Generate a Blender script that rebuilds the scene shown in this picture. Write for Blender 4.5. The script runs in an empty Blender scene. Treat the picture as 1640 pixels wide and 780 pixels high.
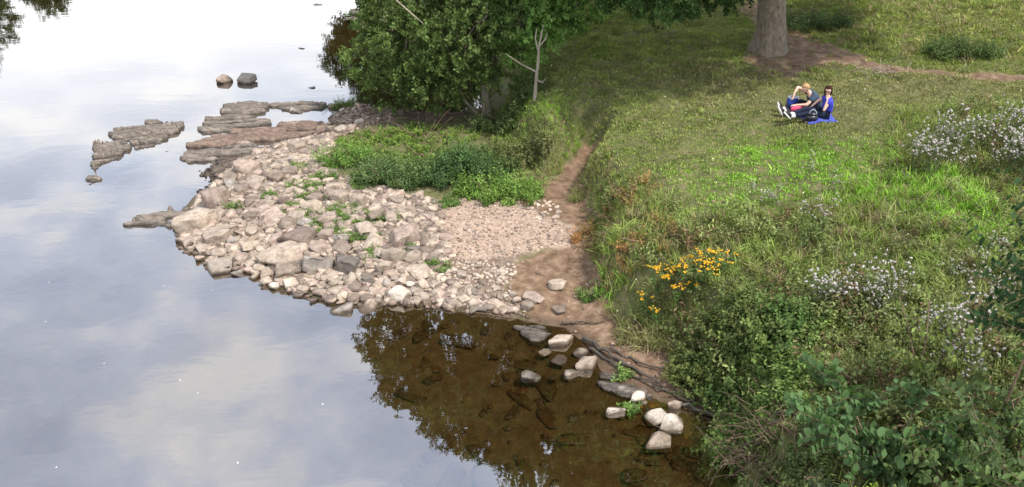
import bpy, bmesh, math, random
import numpy as np
from mathutils import Vector, Matrix
random.seed(7)
RNG = np.random.default_rng(7)
scene = bpy.context.scene
COL = scene.collection
R = math.radians
# ------------------------------------------------------------------ camera
CH, PITCH, F = 8.0, R(28), 1300.0
cp, sp_ = math.cos(PITCH), math.sin(PITCH)
def ray(px, py):
    u = (np.asarray(px, float) - 820) / F; v = (390 - np.asarray(py, float)) / F
    return u, cp + v * sp_, -sp_ + v * cp
def atz(px, py, z=0.0):
    a, b, c = ray(px, py); t = (z - CH) / c
    return a * t, b * t
def atY(px, py, Y):
    a, b, c = ray(px, py); t = Y / b
    return np.array([a * t, Y, CH + c * t])
def project(x, y, z):
    dz = z - CH
    depth = y * cp - dz * sp_
    up = y * sp_ + dz * cp
    depth = np.maximum(depth, .01)
    return 820 + F * x / depth, 390 - F * up / depth
# ------------------------------------------------------------------ noise
def _h(ix, iy, s):
    n = (ix.astype(np.int64) * 374761393 + iy.astype(np.int64) * 668265263 + s * 974711) & 0xffffffff
    n = ((n ^ (n >> 13)) * 1274126177) & 0xffffffff
    return ((n ^ (n >> 16)) & 0xffff) / 65535.0
def vnoise(x, y, s=0):
    x = np.asarray(x, float); y = np.asarray(y, float)
    ix = np.floor(x); iy = np.floor(y); fx = x - ix; fy = y - iy
    fx = fx * fx * (3 - 2 * fx); fy = fy * fy * (3 - 2 * fy)
    ix = ix.astype(np.int64); iy = iy.astype(np.int64)
    return (_h(ix, iy, s) * (1 - fx) + _h(ix + 1, iy, s) * fx) * (1 - fy) + (_h(ix, iy + 1, s) * (1 - fx) + _h(ix + 1, iy + 1, s) * fx) * fy
def fbm(x, y, s=0, o=4):
    r = 0; a = .5
    for i in range(o):
        r = r + a * (vnoise(x, y, s + i) - .5); x = x * 2.03 + 3.1; y = y * 2.03 + 1.7; a *= .5
    return r
def sdist(px, py, P, closed=True):
    """distance to a polyline; positive inside when closed"""
    px = np.asarray(px, float); py = np.asarray(py, float)
    d2 = np.full(px.shape, 1e18); ins = np.zeros(px.shape, bool)
    n = len(P)
    for i in range(n if closed else n - 1):
        x0, y0 = P[i]; x1, y1 = P[(i + 1) % n]
        ex, ey = x1 - x0, y1 - y0; L = ex * ex + ey * ey + 1e-12
        t = np.clip(((px - x0) * ex + (py - y0) * ey) / L, 0, 1)
        d2 = np.minimum(d2, (px - x0 - t * ex) ** 2 + (py - y0 - t * ey) ** 2)
        if closed:
            c = (y0 > py) != (y1 > py)
            with np.errstate(divide='ignore', invalid='ignore'):
                xx = x0 + (py - y0) * ex / (ey if abs(ey) > 1e-12 else 1e-12)
            ins ^= c & (px < xx)
    d = np.sqrt(d2)
    return np.where(ins, d, -d) if closed else d
def smooth(a, b, x):
    t = np.clip((x - a) / (b - a), 0, 1); return t * t * (3 - 2 * t)
# ------------------------------------------------------------------ terrain
def wpoly(pts, z): return [tuple(float(k) for k in atz(a, b, z)) for a, b in pts]
SHORE = wpoly([(592, -12), (588, 30), (640, 55), (730, 95), (800, 140), (775, 172), (700, 186), (610, 176), (575, 164), (545, 170), (525, 190), (530, 208), (480, 222), (432, 238), (395, 250), (350, 262), (330, 278), (345, 295),
    (312, 315), (283, 345), (276, 370), (300, 398), (335, 425), (400, 432), (430, 458), (480, 472), (530, 486), (600, 491), (640, 484), (730, 497),
    (850, 514), (905, 524), (940, 555), (965, 590), (1010, 622), (1060, 648), (1105, 655), (1150, 668), (1150, 705), (1190, 780), (1220, 900)], 0.0)
SHORE = [(-20, 400), (-14, 120), (-8.5, 60)] + SHORE + [(4.0, -12), (5, -120), (400, -120), (400, 400)]
BANK = wpoly([(620, -12), (640, 30), (735, 75), (830, 130), (800, 176), (805, 215), (835, 262), (870, 296), (915, 262), (940, 240), (945, 250), (905, 315), (938, 345), (950, 400), (935, 465),
    (1000, 520), (1060, 552), (1110, 585), (1152, 640), (1172, 670), (1160, 710), (1200, 780), (1240, 900)], 0.25)
BANK = [(-17, 400), (-11, 120), (-6.5, 60)] + BANK + [(4.6, -12), (6, -120), (400, -120), (400, 400)]
GULLY = wpoly([(948, 226), (925, 262), (895, 305), (880, 335)], 0.7)
LEFTB = [(-400, -120), (-30, -120), (-31, 20), (-38, 60), (-48, 120), (-60, 400), (-400, 400)]
def hf(x, y):
    x = np.asarray(x, float); y = np.asarray(y, float)
    wob = fbm(x * 1.6, y * 1.6, 5, 3) * .35
    s = sdist(x, y, SHORE) + wob * .6
    b = sdist(x, y, BANK) + wob * smooth(0, 20, 30 - y)
    bed = np.maximum(s * .16, -.45 + .04 * s); bed = np.maximum(bed, -1.6)
    bed = bed + fbm(x * 3, y * 5, 9, 3) * .10 * smooth(-.1, -.8, s)
    low = .30 * (1 - np.exp(-np.maximum(s, 0) / 1.1)) + fbm(x * 2.2, y * 2.2, 3, 3) * .10 * smooth(.1, .8, s)
    z = np.where(s > 0, low, bed)
    bb = np.maximum(b, 0)
    rise = .95 * smooth(0, .8, b) + .75 * (1 - np.exp(-bb / 3.0)) + .018 * bb
    rise = rise + fbm(x * .5, y * .5, 21, 3) * .5 * smooth(.5, 4, b) + fbm(x * 2.4, y * 2.4, 23, 3) * .16 * smooth(.2, 1.5, b)
    far = np.maximum(y - 23, 0); rise = rise + smooth(0, 3, b) * (np.minimum(far, 30) * .05 + np.minimum(np.maximum(x - 10, 0), 30) * .03 * smooth(22, 28, y))
    z = z + np.where(b > 0, rise, 0)
    g = sdist(x, y, GULLY, False)
    z = z - .45 * np.exp(-(g / .42) ** 2) * smooth(.2, 1.0, z)
    lb = sdist(x, y, LEFTB) 
    z = np.maximum(z, np.where(lb > -8, -1.2 + 1.2 * (lb + 8) / 8 + np.maximum(lb, 0) * .3 * (lb < 6) + (lb >= 6) * 1.8, -9))
    return z
GX0, GY0, GS = -16.0, 4.0, .1
gx = np.arange(GX0, 26, GS); gy = np.arange(GY0, 52, GS)
GZ = hf(*np.meshgrid(gx, gy))
def hh(x, y):
    x = np.asarray(x, float); y = np.asarray(y, float)
    fx = np.clip((x - GX0) / GS, 0, len(gx) - 1.001); fy = np.clip((y - GY0) / GS, 0, len(gy) - 1.001)
    ix = fx.astype(int); iy = fy.astype(int); fx = fx - ix; fy = fy - iy
    return (GZ[iy, ix] * (1 - fx) + GZ[iy, ix + 1] * fx) * (1 - fy) + (GZ[iy + 1, ix] * (1 - fx) + GZ[iy + 1, ix + 1] * fx) * fy
def at(px, py):
    """ground point that the photograph shows at a pixel"""
    px = np.atleast_1d(np.asarray(px, float)); py = np.atleast_1d(np.asarray(py, float))
    a, b, c = ray(px, py)
    ts = np.linspace(4, 55, 800)[None, :]
    X = a[:, None] * ts; Y = b[:, None] * ts; Z = CH + c[:, None] * ts
    hit = (Z < np.maximum(hh(X, Y), -.0))
    i = np.argmax(hit, axis=1); i[~hit.any(1)] = 799
    t = ts[0][i] - .03
    x, y = a * t, b * t
    return np.stack([x, y, hh(x, y)], 1)
def gpoly(pts):
    q = at([p[0] for p in pts], [p[1] for p in pts]); return [(float(a), float(b)) for a, b, c in q]
def g1(px, py): return at(px, py)[0]
# ------------------------------------------------------------------ mesh helpers
def link_mesh(name, V, T, mat=None, parent=None, col=None, smooth_sh=False):
    V = np.asarray(V, np.float32).reshape(-1, 3); T = np.asarray(T, np.int32)
    k = T.shape[1]
    me = bpy.data.meshes.new(name)
    me.vertices.add(len(V)); me.vertices.foreach_set('co', V.ravel())
    me.loops.add(T.size); me.loops.foreach_set('vertex_index', T.ravel())
    me.polygons.add(len(T)); me.polygons.foreach_set('loop_start', np.arange(0, T.size, k, dtype=np.int32))
    me.update(calc_edges=True)
    if smooth_sh: me.polygons.foreach_set('use_smooth', np.ones(len(T), bool))
    if col is not None:
        ca = me.color_attributes.new('Col', 'FLOAT_COLOR', 'POINT')
        c4 = np.ones((len(V), 4), np.float32); c4[:, :3] = col
        ca.data.foreach_set('color', c4.ravel())
    if mat: me.materials.append(mat)
    o = bpy.data.objects.new(name, me); COL.objects.link(o)
    if parent is not None: o.parent = parent
    return o
def tag(o, label=None, cat=None, group=None, kind=None):
    if label: o['label'] = label
    if cat: o['category'] = cat
    if group: o['group'] = group
    if kind: o['kind'] = kind
    return o
def empty(name, loc=(0, 0, 0), rz=0):
    o = bpy.data.objects.new(name, None); COL.objects.link(o)
    o.location = loc; o.rotation_euler = (0, 0, rz); o.empty_display_size = .2
    return o
def copy_tree(o, parent=None):
    c = o.copy(); COL.objects.link(c)
    if parent is not None: c.parent = parent
    for ch in list(o.children): copy_tree(ch, c)
    return c
def cat(parts):
    """join (V,T[,C]) triangle sets"""
    Vs, Ts, Cs, n = [], [], [], 0
    for p in parts:
        Vs.append(p[0]); Ts.append(p[1] + n); n += len(p[0])
        Cs.append(p[2] if len(p) > 2 else np.ones((len(p[0]), 3)))
    return np.concatenate(Vs), np.concatenate(Ts), np.concatenate(Cs)
def rots(n, rng, tilt=.3, full=False):
    """n random rotation matrices: spin about z then a tilt"""
    a = rng.uniform(0, 2 * np.pi, n)
    M = np.zeros((n, 3, 3)); M[:, 0, 0] = np.cos(a); M[:, 0, 1] = -np.sin(a); M[:, 1, 0] = np.sin(a); M[:, 1, 1] = np.cos(a); M[:, 2, 2] = 1
    t = rng.normal(0, tilt, n) if not full else rng.uniform(0, np.pi, n)
    b = rng.uniform(0, 2 * np.pi, n)
    ax = np.stack([np.cos(b), np.sin(b), np.zeros(n)], 1)
    K = np.zeros((n, 3, 3)); K[:, 0, 1] = -ax[:, 2]; K[:, 0, 2] = ax[:, 1]; K[:, 1, 0] = ax[:, 2]; K[:, 1, 2] = -ax[:, 0]; K[:, 2, 0] = -ax[:, 1]; K[:, 2, 1] = ax[:, 0]
    I = np.eye(3)[None]
    RT = I + np.sin(t)[:, None, None] * K + (1 - np.cos(t))[:, None, None] * (K @ K)
    return RT @ M
def bake(temps, pos, rot, scl, col, rng):
    """instances of template meshes written into one triangle set"""
    n = len(pos); pick = rng.integers(0, len(temps), n); out = []
    scl = np.asarray(scl); scl = scl[:, None] * np.ones((1, 3)) if scl.ndim == 1 else scl
    for k, t in enumerate(temps):
        m = np.where(pick == k)[0]
        if not len(m): continue
        V = t[0]; T = t[1]; C = t[2] if len(t) > 2 else np.ones((len(V), 3))
        W = V[None] * scl[m][:, None, :]
        W = np.einsum('nij,nvj->nvi', rot[m], W) + pos[m][:, None, :]
        TT = T[None] + (np.arange(len(m)) * len(V))[:, None, None]
        CC = C[None] * col[m][:, None, :]
        out.append((W.reshape(-1, 3), TT.reshape(-1, 3), CC.reshape(-1, 3)))
    return cat(out)
def tube(P, r, sides=5, cap=True):
    P = np.asarray(P, float); n = len(P); r = np.ones(n) * r if np.ndim(r) == 0 else np.asarray(r)
    d = np.gradient(P, axis=0); d /= np.linalg.norm(d, axis=1)[:, None] + 1e-9
    ref = np.array([0, 0, 1.]) if abs(d[0][2]) < .9 else np.array([1., 0, 0])
    V = []
    u = np.cross(d[0], ref); u /= np.linalg.norm(u)
    for i in range(n):
        u = u - d[i] * np.dot(u, d[i]); u /= np.linalg.norm(u) + 1e-9
        w = np.cross(d[i], u)
        a = np.arange(sides) * 2 * np.pi / sides
        V.append(P[i] + r[i] * (np.cos(a)[:, None] * u + np.sin(a)[:, None] * w))
    V = np.concatenate(V); T = []
    for i in range(n - 1):
        for j in range(sides):
            a = i * sides + j; b = i * sides + (j + 1) % sides
            T += [(a, b, b + sides), (a, b + sides, a + sides)]
    if cap:
        V = np.vstack([V, P[-1:]]); k = len(V) - 1
        for j in range(sides): T.append(((n - 1) * sides + j, (n - 1) * sides + (j + 1) % sides, k))
    return V, np.array(T, int)
def ico(sub):
    bm = bmesh.new(); bmesh.ops.create_icosphere(bm, subdivisions=sub, radius=1)
    V = np.array([v.co[:] for v in bm.verts]); T = np.array([[v.index for v in f.verts] for f in bm.faces]); bm.free()
    return V, T
ICO = {k: ico(k) for k in (1, 2, 3, 4)}
def rock(rng, sub, shape):
    V, T = ICO[sub]; V = V.copy()
    if shape in ('blocky', 'flat'):
        for ax in range(3):
            for sg in (-1, 1):
                n = rng.normal(0, .22, 3); n[ax] += sg; n /= np.linalg.norm(n); d = rng.uniform(.42, .62)
                V -= n * np.maximum(V @ n - d, 0)[:, None]
    ncut, lo, hi = dict(blocky=(7, .5, .75), flat=(6, .5, .75), rounded=(10, .6, .85), pebble=(6, .5, .8))[shape]
    for k in range(ncut):
        n = rng.normal(size=3); n /= np.linalg.norm(n); d = rng.uniform(lo, hi)
        V -= n * np.maximum(V @ n - d, 0)[:, None]
    if sub > 1:
        nz = fbm(V[:, 0] * 3 + 7 * V[:, 2] + 9, V[:, 1] * 3 - 5 * V[:, 2], int(rng.integers(99)), 3)
        V *= (1 + .09 * nz)[:, None]
    V -= (V.max(0) + V.min(0)) / 2; V /= np.abs(V).max(0)
    return V, T
def leaf(L=1, W=.5, fold=.12, droop=.15):
    V = np.array([[0, 0, 0], [.45 * L, W / 2, fold * W], [.5 * L, 0, -.03], [.45 * L, -W / 2, fold * W], [L, 0, -droop * L]], float)
    T = np.array([[0, 2, 1], [0, 3, 2], [1, 2, 4], [2, 3, 4]])
    return V, T
def oval_leaf(W=.6):
    V = np.array([[0, 0, 0], [.22, W * .36, .04], [.55, W * .5, .05], [.85, W * .3, .0], [1, 0, -.1], [.85, -W * .3, .0], [.55, -W * .5, .05], [.22, -W * .36, .04], [.5, 0, -.02]], float)
    return V, np.array([[8, k, (k + 1) % 8] for k in range(8)])
def blade(L, w, bend, seg=3):
    V = []; T = []
    for i in range(seg + 1):
        t = i / seg; x = bend * L * t * t; z = L * t * (1 - .35 * bend * t); ww = w * (1 - t ** 1.5)
        V += [[x, -ww / 2, z], [x, ww / 2, z]]
    for i in range(seg): a = 2 * i; T += [(a, a + 1, a + 3), (a, a + 3, a + 2)]
    return np.array(V), np.array(T)
def tuft(rng, n, L, w, spread, bend=(.2, .9), seg=2, tone=.25):
    parts = []
    for i in range(n):
        V, T = blade(L * rng.uniform(.5, 1.1), w * rng.uniform(.7, 1.3), rng.uniform(*bend), seg)
        a = rng.uniform(0, 2 * np.pi); ca, sa = np.cos(a), np.sin(a)
        V = V @ np.array([[ca, sa, 0], [-sa, ca, 0], [0, 0, 1]]) + np.array([rng.normal(0, spread), rng.normal(0, spread), 0])
        c = np.ones((len(V), 3)) * rng.uniform(1 - tone, 1 + tone)
        parts.append((V, T, c))
    return cat(parts)
def look(d, rng, roll=1.0):
    """rotation taking +x to direction d"""
    d = np.asarray(d, float); d /= np.linalg.norm(d)
    y = np.cross([0, 0, 1], d)
    if np.linalg.norm(y) < 1e-3: y = np.array([0, 1., 0])
    y /= np.linalg.norm(y); z = np.cross(d, y)
    a = rng.normal(0, roll); y2 = y * np.cos(a) + z * np.sin(a); z2 = np.cross(d, y2)
    return np.stack([d, y2, z2], 1)
def leafy(rng, path, n, L, W, start=.2, out=.7, tone=.25, roll=.5, jitter=.0, oval=False):
    """leaves along a stem path"""
    P = np.asarray(path); parts = []; V0, T0 = oval_leaf(W) if oval else leaf(1, W, .2, .2)
    for i in range(n):
        t = start + (1 - start) * (i + rng.uniform(0, 1)) / n; k = t * (len(P) - 1); j = min(int(k), len(P) - 2)
        p = P[j] + (P[j + 1] - P[j]) * (k - j); d = P[j + 1] - P[j]; d = d / (np.linalg.norm(d) + 1e-9)
        a = i * 2.4 + rng.uniform(-.5, .5)
        side = np.cross(d, [np.cos(a), np.sin(a), .2]); side /= np.linalg.norm(side) + 1e-9
        dd = side * out + d * (1 - out) + np.array([0, 0, rng.uniform(-.15, .25)])
        M = look(dd, rng, roll); l = L * rng.uniform(.6, 1.15)
        V = (V0 * l) @ M.T + p + rng.normal(0, 1, 3) * jitter
        parts.append((V, T0, np.ones((len(V0), 3)) * rng.uniform(1 - tone, 1 + tone)))
    return cat(parts)
def curve(rng, p0, d, L, seg=6, wander=.25, grav=0.0):
    P = [np.array(p0, float)]; d = np.array(d, float); d /= np.linalg.norm(d)
    for i in range(seg):
        d = d + rng.normal(0, wander, 3) * .5; d[2] += grav; d /= np.linalg.norm(d); P.append(P[-1] + d * L / seg)
    return np.array(P)
# ------------------------------------------------------------------ materials
def new_mat(name):
    m = bpy.data.materials.new(name); m.use_nodes = True; nt = m.node_tree
    return m, nt, nt.nodes['Principled BSDF'], nt.nodes['Material Output']
def N(nt, t, **kw):
    n = nt.nodes.new(t)
    for k, v in kw.items():
        if k.startswith('i_'):
            n.inputs[k[2:].replace('_', ' ')].default_value = v
        else: setattr(n, k, v)
    return n
def ramp(nt, fac, stops):
    r = nt.nodes.new('ShaderNodeValToRGB'); cr = r.color_ramp
    while len(cr.elements) > 1: cr.elements.remove(cr.elements[-1])
    cr.elements[0].position = stops[0][0]; cr.elements[0].color = (*stops[0][1], 1)
    for p, c in stops[1:]:
        e = cr.elements.new(p); e.color = (*c, 1)
    nt.links.new(fac, r.inputs[0]); return r.outputs[0]
def mixc(nt, fac, a, b, mode='MIX'):
    m = nt.nodes.new('ShaderNodeMix'); m.data_type = 'RGBA'; m.blend_type = mode
    for s, v in ((m.inputs[0], fac), (m.inputs[6], a), (m.inputs[7], b)):
        if hasattr(v, 'links'): nt.links.new(v, s)
        else: s.default_value = v if isinstance(v, (int, float)) else (*v, 1)
    return m.outputs[2]
def math_(nt, op, a, b=0.0, clamp=False):
    m = nt.nodes.new('ShaderNodeMath'); m.operation = op; m.use_clamp = clamp
    for s, v in ((m.inputs[0], a), (m.inputs[1], b)):
        if hasattr(v, 'links'): nt.links.new(v, s)
        else: s.default_value = v
    return m.outputs[0]
def noise(nt, scale, detail=4, vec=None, rough=.55, dist=0.0):
    n = nt.nodes.new('ShaderNodeTexNoise'); n.inputs['Scale'].default_value = scale; n.inputs['Detail'].default_value = detail
    n.inputs['Roughness'].default_value = rough; n.inputs['Distortion'].default_value = dist
    if vec is not None: nt.links.new(vec, n.inputs['Vector'])
    return n.outputs['Fac']
def bump(nt, h, strength, dist, bsdf):
    b = nt.nodes.new('ShaderNodeBump'); b.inputs['Strength'].default_value = strength; b.inputs['Distance'].default_value = dist
    nt.links.new(h, b.inputs['Height']); nt.links.new(b.outputs[0], bsdf.inputs['Normal'])
def leaf_mat(name, trans=.3, rough=.5, spec=.35):
    m, nt, p, out = new_mat(name)
    a = N(nt, 'ShaderNodeAttribute', attribute_name='Col')
    nt.links.new(a.outputs['Color'], p.inputs['Base Color']); p.inputs['Roughness'].default_value = rough
    p.inputs['Specular IOR Level'].default_value = spec
    t = N(nt, 'ShaderNodeBsdfTranslucent'); nt.links.new(mixc(nt, 1.0, a.outputs['Color'], (1.3, 1.35, .7), 'MULTIPLY'), t.inputs[0])
    mx = N(nt, 'ShaderNodeMixShader'); mx.inputs[0].default_value = trans
    nt.links.new(p.outputs[0], mx.inputs[1]); nt.links.new(t.outputs[0], mx.inputs[2]); nt.links.new(mx.outputs[0], out.inputs[0])
    return m
M_leaf = leaf_mat('leaf', .3, .6, .12); M_grass = leaf_mat('grass_blade', .25, .65, .2)
def plain(name, c, rough=.7, spec=.4, var=.12, sc=30, bumpd=0.0):
    m, nt, p, out = new_mat(name)
    n = noise(nt, sc, 4, N(nt, 'ShaderNodeTexCoord').outputs['Object'])
    lo = tuple(max(0, k * (1 - var)) for k in c); hi = tuple(min(1, k * (1 + var)) for k in c)
    nt.links.new(ramp(nt, n, [(.3, lo), (.7, hi)]), p.inputs['Base Color']); p.inputs['Roughness'].default_value = rough
    p.inputs['Specular IOR Level'].default_value = spec
    if bumpd: bump(nt, n, .6, bumpd, p)
    return m
M_flower = leaf_mat('petal', .3, .8, .1)
def wet_into(nt, p, colour, rough=.8, top=.055):
    """stone that is dark and glossy where the river wets it"""
    g = N(nt, 'ShaderNodeNewGeometry'); s = N(nt, 'ShaderNodeSeparateXYZ'); nt.links.new(g.outputs['Position'], s.inputs[0])
    n = noise(nt, 5, 3, g.outputs['Position'])
    z = math_(nt, 'ADD', s.outputs[2], math_(nt, 'MULTIPLY', math_(nt, 'SUBTRACT', n, .5), -.12))
    mr = N(nt, 'ShaderNodeMapRange'); nt.links.new(z, mr.inputs[0]); mr.inputs[1].default_value = top - .03; mr.inputs[2].default_value = top + .03; mr.inputs[3].default_value = 1; mr.inputs[4].default_value = 0
    wetc = mixc(nt, 1.0, colour, (.26, .23, .19), 'MULTIPLY')
    nt.links.new(mixc(nt, mr.outputs[0], colour, wetc), p.inputs['Base Color'])
    nt.links.new(math_(nt, 'ADD', math_(nt, 'MULTIPLY', mr.outputs[0], -.45), rough), p.inputs['Roughness'])
def stone_mat(name, c1, c2, c3, attr=False):
    m, nt, p, out = new_mat(name)
    g = N(nt, 'ShaderNodeNewGeometry')
    n1 = noise(nt, 7, 5, g.outputs['Position'], .65); n2 = noise(nt, 38, 4, g.outputs['Position'], .6)
    c = ramp(nt, n1, [(.3, c1), (.5, c2), (.72, c3)])
    c = mixc(nt, ramp(nt, n2, [(.45, (.1, .1, .1)), (.68, (.62, .62, .62))]), c, (.12, .095, .07))
    if attr:
        a = N(nt, 'ShaderNodeAttribute', attribute_name='Col'); c = mixc(nt, 1.0, c, a.outputs['Color'], 'MULTIPLY')
    else:
        oi = N(nt, 'ShaderNodeObjectInfo'); c = mixc(nt, 1.0, c, ramp(nt, oi.outputs['Random'], [(0, (.50, .47, .45)), (.4, (.88, .86, .84)), (1, (1.2, 1.18, 1.14))]), 'MULTIPLY')
    wet_into(nt, p, c)
    p.inputs['Specular IOR Level'].default_value = .3
    bump(nt, math_(nt, 'ADD', n1, math_(nt, 'MULTIPLY', n2, .35)), .7, .03, p)
    return m
ST = {'beige': stone_mat('beige_stone', (.20, .158, .122), (.345, .283, .228), (.49, .42, .35)),
      'pinkish': stone_mat('pinkish_stone', (.18, .136, .112), (.305, .238, .20), (.44, .365, .31)),
      'grey': stone_mat('grey_stone', (.17, .15, .135), (.27, .24, .215), (.40, .365, .33)),
      'white': stone_mat('white_stone', (.40, .34, .28), (.54, .48, .41), (.68, .62, .54))}
M_gravel = stone_mat('gravel_stone', (.22, .17, .135), (.345, .275, .225), (.50, .425, .36), True)
def strata_mat(name, c1, c2, c3, ang):
    m, nt, p, out = new_mat(name)
    g = N(nt, 'ShaderNodeNewGeometry')
    mp = N(nt, 'ShaderNodeMapping'); nt.links.new(g.outputs['Position'], mp.inputs[0]); mp.inputs['Rotation'].default_value = (0, 0, ang); mp.inputs['Scale'].default_value = (.5, 5, 2)
    n1 = noise(nt, 2.2, 7, mp.outputs[0], .72, .6); n2 = noise(nt, 25, 4, g.outputs['Position'])
    c = ramp(nt, n1, [(.28, c1), (.45, c2), (.5, c1), (.58, c2), (.75, c3)])
    c = mixc(nt, math_(nt, 'MULTIPLY', n2, .4), c, (.12, .09, .06))
    wet_into(nt, p, c, .75, .03)
    bump(nt, math_(nt, 'ADD', n1, math_(nt, 'MULTIPLY', n2, .15)), 1.0, .07, p)
    return m
M_strata = strata_mat('layered_rock', (.06, .05, .042), (.23, .19, .155), (.37, .32, .27), -.15)
M_redstrata = strata_mat('red_layered_rock', (.08, .05, .04), (.25, .17, .13), (.38, .29, .23), -.05)
def bark_mat(name, c1, c2, sc=(9, 9, 1.5)):
    m, nt, p, out = new_mat(name)
    tc = N(nt, 'ShaderNodeTexCoord'); mp = N(nt, 'ShaderNodeMapping'); nt.links.new(tc.outputs['Object'], mp.inputs[0]); mp.inputs['Scale'].default_value = sc
    n = noise(nt, 1.6, 7, mp.outputs[0], .7, .5); n2 = noise(nt, 2.2, 3, tc.outputs['Object'])
    c = ramp(nt, n, [(.32, c1), (.62, c2)]); c = mixc(nt, math_(nt, 'MULTIPLY', n2, .5), c, (.10, .11, .06))
    nt.links.new(c, p.inputs['Base Color']); p.inputs['Roughness'].default_value = .9
    bump(nt, n, 1.0, .05, p); return m
M_bark = bark_mat('bark', (.06, .042, .032), (.32, .25, .19), (7, 7, 3.5))
M_palebark = bark_mat('pale_bark', (.16, .13, .10), (.42, .36, .28))
M_twig = plain('twig', (.16, .11, .075), .9, .2, .4, 20)
M_stem = plain('green_stem', (.10, .12, .05), .8, .2, .3, 20)
M_driftwood = plain('driftwood', (.32, .27, .21), .9, .2, .3, 14)
M_root = plain('wet_root', (.06, .048, .035), .6, .4, .4, 14, .01)
# ------------------------------------------------------------------ zones (ground cover as seen)
Z_gravel = gpoly([(560, 300), (640, 310), (700, 322), (830, 322), (880, 345), (925, 370), (912, 400), (860, 402), (830, 430), (822, 470), (850, 508), (640, 486), (430, 460), (285, 380), (320, 280), (430, 190), (560, 165), (640, 188), (540, 215), (520, 270)])
Z_fine = gpoly([(640, 315), (700, 322), (830, 322), (880, 345), (932, 372), (915, 392), (850, 404), (800, 412), (740, 420), (690, 385), (640, 350)])
Z_soil = gpoly([(936, 228), (958, 236), (930, 300), (948, 330), (972, 385), (965, 450), (1000, 515), (1080, 560), (1120, 595), (1150, 650), (1140, 700), (1100, 660), (960, 610), (900, 530), (840, 515), (815, 470), (832, 420), (905, 392), (920, 372), (880, 345), (830, 325), (870, 305), (905, 262)])
Z_trunkbare = gpoly([(1185, -8), (1215, 60), (1195, 90), (1215, 112), (1270, 125), (1310, 112), (1345, 106), (1395, 110), (1390, 92), (1310, 62), (1250, 42), (1240, -8)])
Z_path = [gpoly([(1385, 104), (1440, 112), (1520, 118), (1640, 123), (1800, 128)])]
Z_bright = [gpoly([(1090, 275), (1180, 240), (1290, 222), (1450, 245), (1560, 300), (1700, 330), (1700, 420), (1560, 400), (1430, 330), (1300, 320), (1160, 335)]), gpoly([(840, 180), (905, 172), (930, 210), (860, 235), (820, 220)]), gpoly([(930, 440), (960, 440), (965, 480), (925, 485)])]
Z_brown = gpoly([(1060, 135), (1120, 108), (1270, 118), (1420, 112), (1640, 125), (1640, 150), (1430, 160), (1400, 215), (1340, 215), (1130, 160)])
Z_rough = gpoly([(955, 300), (1010, 290), (1110, 345), (1240, 340), (1330, 320), (1420, 250), (1440, 180), (1530, 172), (1700, 165), (1900, 500), (1900, 1000), (1240, 1000), (1160, 740), (1150, 700), (1172, 668), (1110, 590), (1010, 552), (985, 515), (955, 490), (955, 400), (958, 350)])
Z_tuffets = gpoly([(770, 150), (900, 105), (1100, 95), (1200, 130), (1180, 180), (1000, 200), (940, 230), (895, 275), (850, 300), (790, 230)])
Z_beachveg = gpoly([(560, 205), (640, 200), (760, 195), (800, 200), (850, 290), (880, 305), (830, 318), (700, 312), (600, 300), (550, 285), (520, 270), (530, 230)])
Z_far = gpoly([(1280, -10), (1700, -10), (1700, 100), (1500, 105), (1400, 95), (1290, 55)])
def soft(x, y, poly, w=.3, sc=2.0, s=1):
    return smooth(-w, w, sdist(x, y, poly) + fbm(x * sc, y * sc, s, 3) * w * 2.2)
# ------------------------------------------------------------------ terrain mesh
def graded(a0, a1, step, lo, hi, growth=1.22):
    m = list(np.arange(a0, a1, step)); s = step; v = m[-1]
    while v < hi: s *= growth; v += s; m.append(v)
    s = step; v = m[0]
    while v > lo: s *= growth; v -= s; m.insert(0, v)
    return np.array(m)
tx = graded(-13, 17, .075, -400, 400); ty = graded(5.5, 31, .075, -120, 420)
TX, TY = np.meshgrid(tx, ty); TZ = hf(TX, TY)
nx, ny = len(tx), len(ty)
ii = np.arange(nx * ny).reshape(ny, nx)
Q = np.stack([ii[:-1, :-1], ii[:-1, 1:], ii[1:, 1:], ii[1:, :-1]], -1).reshape(-1, 4)
X, Y = TX.ravel(), TY.ravel()
bsd = sdist(X, Y, BANK)
soil = np.maximum(soft(X, Y, Z_soil, .25, 2, 3), soft(X, Y, Z_trunkbare, .35, 1.5, 4))
soil = np.maximum(soil, smooth(.40, .2, sdist(X, Y, Z_path[0], False) + fbm(X * 2, Y * 2, 8) * .2) * (X > 0))
gravel = np.maximum(soft(X, Y, Z_gravel, .3, 2, 5), 0) * (1 - soft(X, Y, Z_soil, .2, 2, 3))
fine = soft(X, Y, Z_fine, .25, 2, 6)
zc = np.stack([soil, gravel, fine], 1)
ground = link_mesh('ground', np.stack([X, Y, TZ.ravel()], 1), Q, None, None, zc, True)
tag(ground, kind='structure')
m, nt, p, out = new_mat('ground')
g = N(nt, 'ShaderNodeNewGeometry'); pos = g.outputs['Position']
a = N(nt, 'ShaderNodeAttribute', attribute_name='Col'); sc3 = N(nt, 'ShaderNodeSeparateColor'); nt.links.new(a.outputs['Color'], sc3.inputs[0])
n_big = noise(nt, .9, 5, pos); n_mid = noise(nt, 5, 5, pos, .6); n_fine = noise(nt, 45, 4, pos, .6)
thatch = ramp(nt, n_mid, [(.3, (.07, .072, .028)), (.5, (.12, .12, .05)), (.7, (.19, .165, .08))])
soilc = ramp(nt, n_mid, [(.3, (.10, .062, .038)), (.5, (.18, .115, .072)), (.7, (.28, .195, .13))])
vo = N(nt, 'ShaderNodeTexVoronoi'); nt.links.new(pos, vo.inputs['Vector']); vo.inputs['Scale'].default_value = 22
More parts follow.
